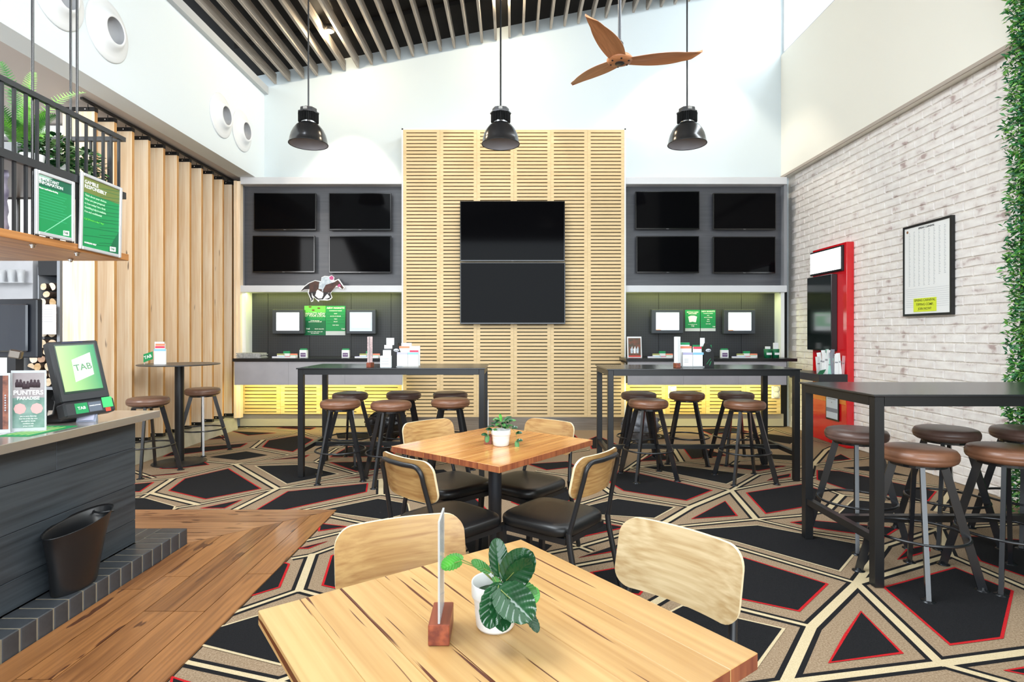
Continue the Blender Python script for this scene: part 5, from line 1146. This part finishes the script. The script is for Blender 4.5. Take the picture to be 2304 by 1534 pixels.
text('PUNTERS', .031, wht, o, (0, -.0042, .190), bold=.0016); text('PARADISE', .022, wht, o, (0, -.0042, .163), bold=.0012)
for x in (-.036, .036): MB().lathe([(0, 0), (.027, 0), (.027, .0006), (0, .0006)], c=(x, -.0036, .112), n=8, smooth=False, mtx=Matrix.Rotation(R(90), 4, 'X')).build('printed_badge', mat('badge_pink', 'D9A9A8', .5), o)
for i in range(5): text(['Join in every Saturday', 'best bet of the day wins', 'see staff for details', 'members only', 'prizes weekly'][i], .008, wht, o, (0, -.0042, .075 - i * .012), bold=.0002)
o = placard(-2.505, 2.74, R(14), .150, .290, 'acrylic placard with a dark print and copper edge, cut by the left frame edge')
MB().box((-.068, -.0032, .018), (.045, -.0021, .278)).build('printed_sheet', mat('placard_dark', '33262A', .5), o); MB().box((.0451, -.0032, .018), (.068, -.0021, .278)).build('copper_strip', mat('placard_copper', 'A56A55', .5, noise='5A3A34', nscale=30), o)
for i in range(7): MB().lathe([(0, 0), (.004, 0), (0, .0005)], c=(.056, -.0036, .11 + .012 * i), n=4, smooth=False, mtx=Matrix.Rotation(R(90), 4, 'X')).build('printed_diamond', mat('diamond_blue', 'B9C6E0', .5), o)
o = thing('counter_mat', 'flat green printed mat lying on the stainless counter', 'mat', (-2.31, 2.80, cz_), R(0))
MB().box((-.10, -.14, .0), (.05, .16, .002)).build('sheet', green, o)
for i in range(4): MB().box((-.08 + .03 * i, -.11, .0022), (-.068 + .03 * i, .12, .0026)).build('printed_line', mat('lime_print', 'B9D77A', .5), o)
# POS monitor seen from behind and angled device
o = thing('till_monitor', 'large black till monitor seen from behind at the left frame edge', 'monitor', (-3.02, 3.46, cz_), R(-8))
MB().box((-.17, -.02, .335), (.17, .02, .69), bev=.006).build('casing', mat('till_black', '20242C', .3), o); MB().box((-.13, -.038, .37), (.12, -.021, .66), bev=.008).build('rear_cover', mat('till_rear', '262B35', .22, coat=.3), o)
MB().bar((0, .0, .0), (0, 0, .34), .06, .05).build('neck', tb, o); MB().box((-.12, -.1, 0), (.12, .1, .012)).build('base', tb, o)
o = thing('till_screen', 'black angled till screen with a metallic hinge, left of the firewood', 'till', (-2.70, 3.02, cz_), R(20))
MB().box((-.16, -.03, .10), (.06, .03, .34), bev=.01).xf(Matrix.Rotation(R(-18), 4, 'Y')).build('casing', mat('till_body', '15181C', .3), o)
MB().box((-.01, -.035, .33), (.045, .0, .375), bev=.006).xf(Matrix.Translation((-.03, 0, .03)) @ Matrix.Rotation(R(12), 4, 'Y')).build('hinge', mat('hinge_bronze', '6A625A', .3, .6), o)
MB().box((-.09, -.06, 0), (.07, .06, .02)).build('base', tb, o); MB().bar((-.04, .0, .02), (-.05, 0, .16), .05, .04).build('neck', tb, o)

# ------------------------------------------------------------------ HANGING SHELF
rail = mat('rail_black', '2B2D30', .45)
SX = -2.35
hsf = thing('hanging_shelf', 'hanging shelf of thick timber board and black railings over the counter', 'shelf', (SX, 3.49, 1.825))
MB().box((-.85, -3.2, 0), (0, 0, .040), bev=.002).build('timber_board', wood('shelf_timber', 'C98F55', '9C6534', 'Y', .45, .6, vary=.1, rings=4), hsf)
MB().box((-.03, -3.2, .722), (-.005, -.02, .748)).build('top_rail', rail, hsf); MB().box((-.03, -3.2, .372), (-.003, -.02, .412)).build('middle_rail', rail, hsf)
MB().box((-.80, -.045, .722), (-.031, -.02, .748)).build('end_rail', rail, hsf); MB().box((-.80, -.045, .372), (-.031, -.02, .412)).build('end_rail', rail, hsf)
MB().box((-.80, -3.2, .722), (-.775, -.046, .748)).build('back_rail', rail, hsf)
MB().box((-.76, -3.2, .376), (-.031, -.05, .388)).build('shelf_plate', mat('shelf_plate', '6E7378', .3), hsf)
bm_ = MB().box((-.006, -.006, .041), (.006, .006, .721)).mesh('baluster', rail)
for i in range(25): inst('baluster', bm_, hsf, (-.0175, -.065 - .0655 * i, 0))
for i in range(7): inst('baluster', bm_, hsf, (-.10 - .11 * i, -.0325, 0))
for x, y, zt in ((-.035, -.37, 3.4), (-.035, -.64 - .02, 3.4), (-.28, -.10, 3.4)):
    MB().tube([(x, y, -.012), (x, y, 1.95)], .0065, 8).build('hanger_rod', steel_dark, hsf)
    MB().lathe([(0, -.022), (.009, -.018), (.010, -.008), (.014, -.007), (.014, -.0005), (0, -.0005)], c=(x, y, 0), n=14).build('nut', chrome, hsf)
silver = mat('snap_frame_silver', 'C9CCD0', .35, .3)
def snap(y0, y1, z0, z1, tilt, label, body):
    o = thing('framed_sign', label, 'sign', (SX + .003, (y0 + y1) / 2, z0), 0, 'silver-framed green signs on the hanging shelf'); w_ = (y1 - y0) / 2; h_ = z1 - z0; k = .018
    o.rotation_euler = (tilt, 0, 0)
    f_ = MB(); f_.box((0, -w_, 0), (.014, -w_ + k, h_), bev=.003); f_.box((0, w_ - k, 0), (.014, w_, h_), bev=.003); f_.box((0, -w_ + k, 0), (.014, w_ - k, k), bev=.003); f_.box((0, -w_ + k, h_ - k), (.014, w_ - k, h_), bev=.003)
    f_.build('frame', silver, o); MB().box((.001, -w_ + k, k), (.006, w_ - k, h_ - k)).build('sheet', green, o)
    def pol(pts, m_, nm, d=.0065): MB().add([(d, -w_ + k + (2 * w_ - 2 * k) * a, k + (h_ - 2 * k) * b_) for a, b_ in pts], [tuple(range(len(pts)))]).build(nm, m_, o)
    def tx(s_, size, a, b_, m_=wht, bo=.0008): text(s_, size, m_, o, (.0075, -w_ + k + (2 * w_ - 2 * k) * a, k + (h_ - 2 * k) * b_), (R(90), 0, R(90)), bo, 'LEFT')
    body(pol, tx); return o
def b1(pol, tx):
    pol([(0, .80), (1, .80), (1, 1), (0, 1)], mat('sign_dark_green', '0C5E45', .4), 'printed_header'); pol([(0, .86), (.45, 1), (0, 1)], mat('sign_pale', '9CC3B4', .4), 'printed_corner', .0068)
    tx('IMPORTANT', .022, .03, .93); tx('INFORMATION', .022, .03, .865); tx('Please read before betting', .011, .03, .765)
    pol([(.2, 0), (1, .42), (1, .445), (.17, 0)], mat('sign_line', '7FD0A8', .4), 'printed_line')
    for i in range(10): pol([(.03, .70 - i * .05), (.85 - .05 * (i % 3), .70 - i * .05), (.85 - .05 * (i % 3), .706 - i * .05), (.03, .706 - i * .05)], mat('sign_fine', '3FB585', .4), 'printed_line')
    pol([(.74, .02), (.93, .03), (.93, .12), (.74, .11)], wht, 'logo_plate', .0068); tx('TAB', .016, .755, .07, dgreen, .0004)
def b2(pol, tx):
    pol([(0, .78), (1, .78), (1, 1), (0, 1)], olive, 'printed_header'); pol([(.7, 0), (1, 0), (1, .35), (.85, .2)], dgreen, 'printed_corner')
    for i in range(16): y = .06 + i * .058; pol([(.05 + .4 * (i % 2), y - .02), (1, y + .045), (1, y + .052), (.05 + .4 * (i % 2), y - .013)], dgreen, 'printed_stripe', .0067)
    tx('GAMBLE', .028, .04, .93); tx('RESPONSIBLY', .028, .04, .865)
    for i, s_ in enumerate(('Think about your choices', 'What are you prepared', 'to lose today? Set a limit', 'Gambling help is available', 'free and confidential')): tx(s_, .016, .05, .74 - .058 * i, mat('sign_mint', 'BFE8C8', .4), .0004)
    tx('Call 24 hours a day 7 days', .014, .05, .40, lime, .0004); tx('GAMBLING HELP', .012, .06, .06)
    pol([(.75, .02), (.92, .03), (.92, .10), (.75, .09)], wht, 'logo_plate', .0068); tx('TAB', .018, .765, .06, dgreen, .0004)
snap(2.79, 3.04, 1.868, 2.188, 0, 'silver-framed green sign reading IMPORTANT INFORMATION', b1)
snap(3.075, 3.40, 1.835, 2.255, R(-1.5), 'silver-framed green sign reading GAMBLE RESPONSIBLY', b2)
# crisp packet
o = thing('crisp_packet', 'purple foil crisp packet with a red and yellow badge on the hanging shelf', 'packet', (-2.50, 2.66, 1.867), R(52))
n, k = 14, 12; mb = MB(); V = []; ht_ = .30
for sgn in (-1, 1):
    for i in range(n + 1):
        for j in range(k + 1):
            a, b_ = i / n * 2 - 1, j / k; fat = .045 * (max(0, math.sin(PI * b_)) ** .5) * (max(0, 1 - a * a) ** .5)
            V.append((a * .11 + .004 * math.sin(b_ * 22), sgn * (fat + .0015) + .004 * math.sin(a * 9 + b_ * 13), b_ * ht_))
N = (n + 1) * (k + 1); f = [(i * (k + 1) + j, (i + 1) * (k + 1) + j, (i + 1) * (k + 1) + j + 1, i * (k + 1) + j + 1) for i in range(n) for j in range(k)]
mb.add(V, f + [tuple(N + z for z in reversed(p)) for p in f], 0, True); mb.build('packet_body', mat('purple_foil', '3A2C5C', .3, .3, noise='E6E0F0', nscale=7, bump=.2), o)
MB().lathe([(0, 0), (.05, 0), (.05, .002), (0, .002)], c=(.02, -.052, .16), n=24, mtx=Matrix.Scale(.55, 4, (0, 0, 1)) @ Matrix.Rotation(R(90), 4, 'X')).build('red_badge', mat('badge_red', 'D2222C', .4), o)
MB().lathe([(0, 0), (.04, 0), (.04, .001), (0, .001)], c=(-.02, -.049, .10), n=20, mtx=Matrix.Rotation(R(90), 4, 'X')).build('yellow_chips', mat('chips_yellow', 'E9B93A', .5), o)
text("Smith's", .03, wht, o, (.02, -.0565, .16), bold=.0008)

# ------------------------------------------------------------------ PLANTS
def leafm(name, a, b_, rough=.35, sc=30): return mat(name, a, rough, noise=b_, nscale=sc, spec=.5)
lf_dark = leafm('leaf_dark_green', '1F4E2A', '14381D', .2, 18); lf_br = leafm('leaf_bright_green', '56B03A', '3F9030', .35); lf_mid = leafm('leaf_mid_green', '4E8A3E', '2F6A30'); lf_var = leafm('leaf_variegated', 'C3D3A4', '4F8A45', .4, 60)
lf_fern = leafm('leaf_fern', '8CC653', '5EA63A', .5)
pot_w = mat('white_ceramic', 'E9E9E6', .3, coat=.3)
def leaf(mb, base, tip, wd, up=(0, 0, 1), droop=.15, cup=.2, nl=10, nw=6, heart=True, mi=0, veins=True):
    base = Vector(base); tip = Vector(tip); d = tip - base; L_ = d.length; d.normalize(); n = Vector(up); n = (n - d * n.dot(d)); n.normalize(); s_ = d.cross(n)
    vs = []
    for i in range(nl + 1):
        u_ = i / nl
        w_ = (max(0, 1 - (2 * (u_ ** .92) - 1) ** 2) ** .5) if 0 < u_ < 1 else 0.0
        for j in range(nw + 1):
            q_ = j / nw * 2 - 1; x = wd / 2 * w_ * q_
            back = -.10 * L_ * (1 - u_) ** 3 * abs(q_) if heart else 0
            rip = (.034 * wd * math.sin((u_ * 1.0 - abs(q_) * .32) * 40) * (abs(q_) ** .5) * w_ if veins else 0)
            hgt = cup * wd * w_ * (abs(q_) ** 1.5) - droop * L_ * u_ * u_ + rip + (-.03 * wd * (1 - abs(q_)) ** 6 if veins else 0)
            vs.append(base + d * (L_ * u_ + back) + s_ * x + n * hgt)
    fs = [(i * (nw + 1) + j, (i + 1) * (nw + 1) + j, (i + 1) * (nw + 1) + j + 1, i * (nw + 1) + j + 1) for i in range(nl) for j in range(nw)]
    return mb.add(vs, fs, mi, True)
def pot_mb(r, h): return MB().lathe([(0, 0), (r * .72, 0), (r * .80, .006), (r * .86, h * .35), (r * .88, h * .62), (r * .90, h * .66), (r * .99, h * .69), (r, h * .75), (r, h - .002), (r * .985, h), (r * .94, h - .002), (r * .9, h * .6), (r * .8, h * .2), (0, h * .18)], n=48, cap=False)
# nearest table plant
P0 = Vector((-.036, 1.225, .7505)); pn = thing('potted_plant', 'artificial prayer plant with broad ribbed leaves in a white pot on the nearest table', 'plant', P0)
pot_mb(.0515, .098).build('pot', pot_w, pn)
MB().lathe([(0, .07), (.045, .07)], n=24, cap=False).build('moss', leafm('moss_dark', '2F4A2A', '1C2F1C', .9, 60), pn)
crown = Vector((.010, -.004, .085))
def LP(x, y, D): return W(x, y, D) - P0
big = [ # base px, tip px, base depth, tip depth, width, normal, material
 ((1124,1290),(1117,1210),1.20,1.22,.042,(.25,-1,.2),lf_dark,.06), ((1140,1305),(1196,1243),1.19,1.18,.070,(-.1,-.9,.5),lf_dark,.10),
 ((1146,1318),(1190,1262),1.20,1.165,.05,(.3,-.8,.6),lf_dark,.1), ((1122,1318),(1100,1412),1.17,1.10,.058,(-.35,-.9,.4),lf_dark,.06), ((1124,1322),(1132,1418),1.17,1.095,.05,(.2,-.9,.4),lf_dark,.06), ((1128,1328),(1196,1392),1.155,1.075,.074,(.15,-.9,.5),lf_dark,.06),
 ((1100,1285),(1060,1262),1.21,1.20,.024,(0,-.6,.8),lf_mid,.0), ((1034,1262),(994,1276),1.19,1.17,.040,(-.2,-.5,.8),lf_br,.1), ((1038,1258),(1002,1250),1.21,1.23,.026,(0,-.3,1),lf_br,.1),
 ((1128,1300),(1104,1268),1.22,1.24,.03,(.6,-.7,.2),lf_dark,.0), ((1160,1315),(1207,1332),1.19,1.16,.03,(.1,-.5,.9),lf_mid,.1), ((1186,1330),(1212,1350),1.22,1.21,.036,(.5,-.8,.3),lf_br,.2),
 ((1180,1350),(1200,1400),1.19,1.13,.036,(.7,-.7,.4),lf_dark,.1), ((1184,1378),(1210,1418),1.15,1.10,.026,(.4,-.8,.4),lf_dark,.1), ((1112,1300),(1128,1330),1.20,1.17,.02,(.5,-.7,.5),lf_mid,.05)]
for bp_, tp_, d0, d1, wd, up, m_, dr in big:
    b_ = LP(bp_[0], bp_[1], d0); t_ = LP(tp_[0], tp_[1], d1)
    lo = leaf(MB(), b_, t_, wd, up, dr, .12, 48, 14).build('leaf', m_, pn)
    mid = (crown + b_) / 2 + Vector((0, 0, .012)); MB().tube([crown, mid, b_, b_ + (t_ - b_) * .3], [.0014, .0013, .0012, .0007], 6).build('stem', mat('stem_olive', '7E8A45', .5), lo)
# middle table plant
P1 = Vector((-.062, 3.20, .7505)); pn = thing('potted_plant', 'small trailing artificial plant in a white pot on the middle table', 'plant', P1)
pot_mb(.055, .09).build('pot', pot_w, pn)
q = random.Random(21)
for i in range(30):
    a = q.uniform(0, 2 * PI); rr = q.uniform(.01, .05); h = q.uniform(.095, .15); b_ = Vector((rr * math.cos(a), rr * math.sin(a), h)); out = Vector((math.cos(a), math.sin(a), q.uniform(-.3, .5))) * q.uniform(.03, .045)
    lo = leaf(MB(), b_, b_ + out, q.uniform(.018, .026), (0, -.4, 1), .2, .15, 8, 4).build('leaf', [lf_dark, lf_mid, lf_dark][i % 3], pn)
for (sx_, pts) in ((1, [(.02, 0, .095), (.06, -.02, .10), (.085, -.02, .07), (.088, -.03, .03)]), (-1, [(-.02, 0, .1), (-.05, -.02, .09), (-.075, -.02, .06)])):
    lo = leaf(MB(), pts[-1], (pts[-1][0] + .004 * sx_, pts[-1][1] - .01, pts[-1][2] - .04), .026, (0, -1, .2), 0, .1, 8, 4).build('leaf', lf_mid, pn); MB().tube(pts, .0015, 6).build('stem', M['stem_olive'], lo)
    for p in pts[1:]: leaf(MB(), p, (p[0] + .03 * sx_, p[1] - .015, p[2] + .012), .024, (0, -.6, .8), .3, .15, 8, 4).build('leaf', lf_dark, pn)
leaf(MB(), (0, 0, .14), (-.006, 0, .178), .018, (0, -1, 0), 0, .1, 8, 4).build('leaf', lf_br, pn)
# plants on the hanging shelf
ZS = 2.214
def fern(x, y, label, n, hgt, sd, potk='grey', tips=None):
    o = thing('fern', label, 'plant', (x, y, ZS)); q = random.Random(sd)
    MB().box((-.06, -.10, 0), (.06, .10, .15), bev=.004).build('pot', mat('grey_trough', 'A9ABB0', .5), o)
    for i in range(n):
        if tips and i < len(tips): tip = Vector(tips[i]); a = 0
        else: a = q.uniform(0, 2 * PI); tip = Vector((math.cos(a) * q.uniform(.06, .18), math.sin(a) * q.uniform(.08, .26), q.uniform(.16, .36)))
        b_ = Vector((tip.x * .1, tip.y * .1, .14)); ctrl = Vector((tip.x * .3, tip.y * .3, tip.z * .75 + .05)); mb = MB(); rows = 26; pts = []
        for k_ in range(rows + 1):
            t_ = k_ / rows; pts.append(b_ * (1 - t_) ** 2 + ctrl * 2 * t_ * (1 - t_) + tip * t_ * t_)
        mb.tube(pts, [.0022 * (1 - k_ / rows) + .0006 for k_ in range(rows + 1)], 5)
        side = Vector((q.uniform(.2, .5), 1, 0)) if i % 2 else Vector((.9, .45, 0)); 
        if tips and i < len(tips): side = Vector((.85, .5, 0))
        for k_ in range(3, rows):
            t_ = k_ / rows; L_ = .034 * math.sin(PI * (t_ * .86 + .10)) ** .7; d = (pts[k_ + 1] - pts[k_ - 1]).normalized(); s_ = (side - d * side.dot(d)).normalized(); nn_ = d.cross(s_)
            for sg in (-1, 1):
                e_ = pts[k_] + s_ * sg * L_ + d * L_ * .5 - nn_ * L_ * .15
                mb.add([pts[k_] - d * .003, pts[k_] + d * .006, e_ + d * .001, e_ - d * .001], [(0, 1, 2, 3)])
        mb.build('frond', lf_fern if i % 3 else lf_mid, o)
fern(-2.60, 3.02, 'large green fern with three tall fronds in a grey trough on the hanging shelf', 30, .5, 4, tips=[(-.10, -.02, .60), (-.02, .10, .60), (.10, .32, .58), (-.06, .0, .46), (.02, .02, .44)])
def bush(x, y, r, h, n, label, mats, sd, potc=True, lw=.028, flowers=False, trail=0.0):
    o = thing('potted_plant', label, 'plant', (x, y, ZS)); q = random.Random(sd)
    MB().lathe([(0, 0), (.042, 0), (.052, .085), (.047, .085), (.04, .01), (0, .01)], n=24, cap=False).build('pot', pot_w, o)
    fs_ = [MB() for _ in mats]
    for i in range(n):
        a = q.uniform(0, 2 * PI); u_ = q.uniform(0, 1) ** .5; zz_ = q.uniform(-trail, 1); rr = r * u_ * math.sqrt(max(.1, 1 - max(0, zz_) ** 2 * .8)); b_ = Vector((rr * math.cos(a), rr * math.sin(a) * 1.2, .09 + h * zz_))
        out = Vector((math.cos(a), math.sin(a), q.uniform(-.6, .8))).normalized() * q.uniform(.8, 1.3) * lw * 1.3
        leaf(fs_[i % len(mats)], b_, b_ + out, lw, (q.uniform(-.4, .6), q.uniform(-.6, .2), 1), .2, .15, 4, 2, veins=False)
    for mb, m_ in zip(fs_, mats): tag(mb.build('foliage', m_, o), kind='stuff')
    if flowers:
        for i in range(7): a = q.uniform(0, 6.28); MB().lathe([(0, 0), (.008, .004), (.009, .01), (0, .013)], c=(r * .95 * math.cos(a), r * math.sin(a), q.uniform(.1, .2)), n=8).build('flower', mat('flower_red', 'C9432F', .5), o)
bush(-2.58, 2.66, .10, .20, 260, 'bushy bright green plant at the left frame edge on the hanging shelf', [lf_br, lf_mid, lf_var], 6, flowers=True)
bush(-2.47, 2.93, .05, .06, 90, 'tiny dark green plant in a white pot, right of the fern trough', [lf_dark, lf_mid], 8, lw=.018)
bush(-2.48, 3.10, .085, .14, 240, 'variegated ivy in a white pot, left one by the silver-framed signs', [lf_var, lf_mid, lf_dark], 9, trail=.3)
bush(-2.50, 3.32, .095, .15, 260, 'variegated ivy at the far end of the hanging shelf, right one', [lf_dark, lf_var, lf_mid], 12, trail=.4)
# ------------------------------------------------------------------ GREEN HEDGE WALL on the right
hg = thing('hedge_wall', 'artificial green leaf hedge panel rising up the right wall at the frame edge', 'hedge', (3.999, 3.31, 0))
MB().box((-.06, -2.2, .02), (-.001, 1.10, 3.66)).build('backing_mat', mat('hedge_backing', '1F3A22', .9), hg)
MB().box((-.06, -2.2, 3.661), (-.001, 1.10, 5.3)).build('backing_mat', M['hedge_backing'], hg)
q = random.Random(33); fs_ = [MB(), MB(), MB()]
for i in range(26000):
    y = 1.12 - abs(q.gauss(0, 1)) * .35 if i % 2 else q.uniform(-.6, 1.14)
    z = q.uniform(.02, 5.2); x = -.055 - q.uniform(0, .12) * (1 if q.random() < .75 else 1.25) * (.75 + .25 * math.sin(z * 9) * math.sin(y * 11 + z * 3))
    a = q.uniform(0, 2 * PI); L_ = q.uniform(.03, .06); d = Vector((-.55 - q.random() * .5, math.cos(a) * .9 + .25, math.sin(a) * .8)).normalized() * L_
    s_ = d.cross(Vector((q.uniform(-1, 1), q.uniform(-1, 1), q.uniform(-1, 1)))).normalized() * L_ * .17; b_ = Vector((x, y, z)); m1 = b_ + d * .5 + Vector((0, 0, .004))
    fs_[i % 3].add([b_, m1 + s_, b_ + d, m1 - s_], [(0, 1, 2, 3)])
for mb, nm, c1, c2 in zip(fs_, ('a', 'b', 'c'), ('3F8F3A', '2C6F45', '7DB34A'), ('2B6A2C', '1C5232', '4F8A35')):
    tag(mb.build('foliage', leafm('hedge_leaf_' + nm, c1, c2, .45, 12), hg), kind='stuff')
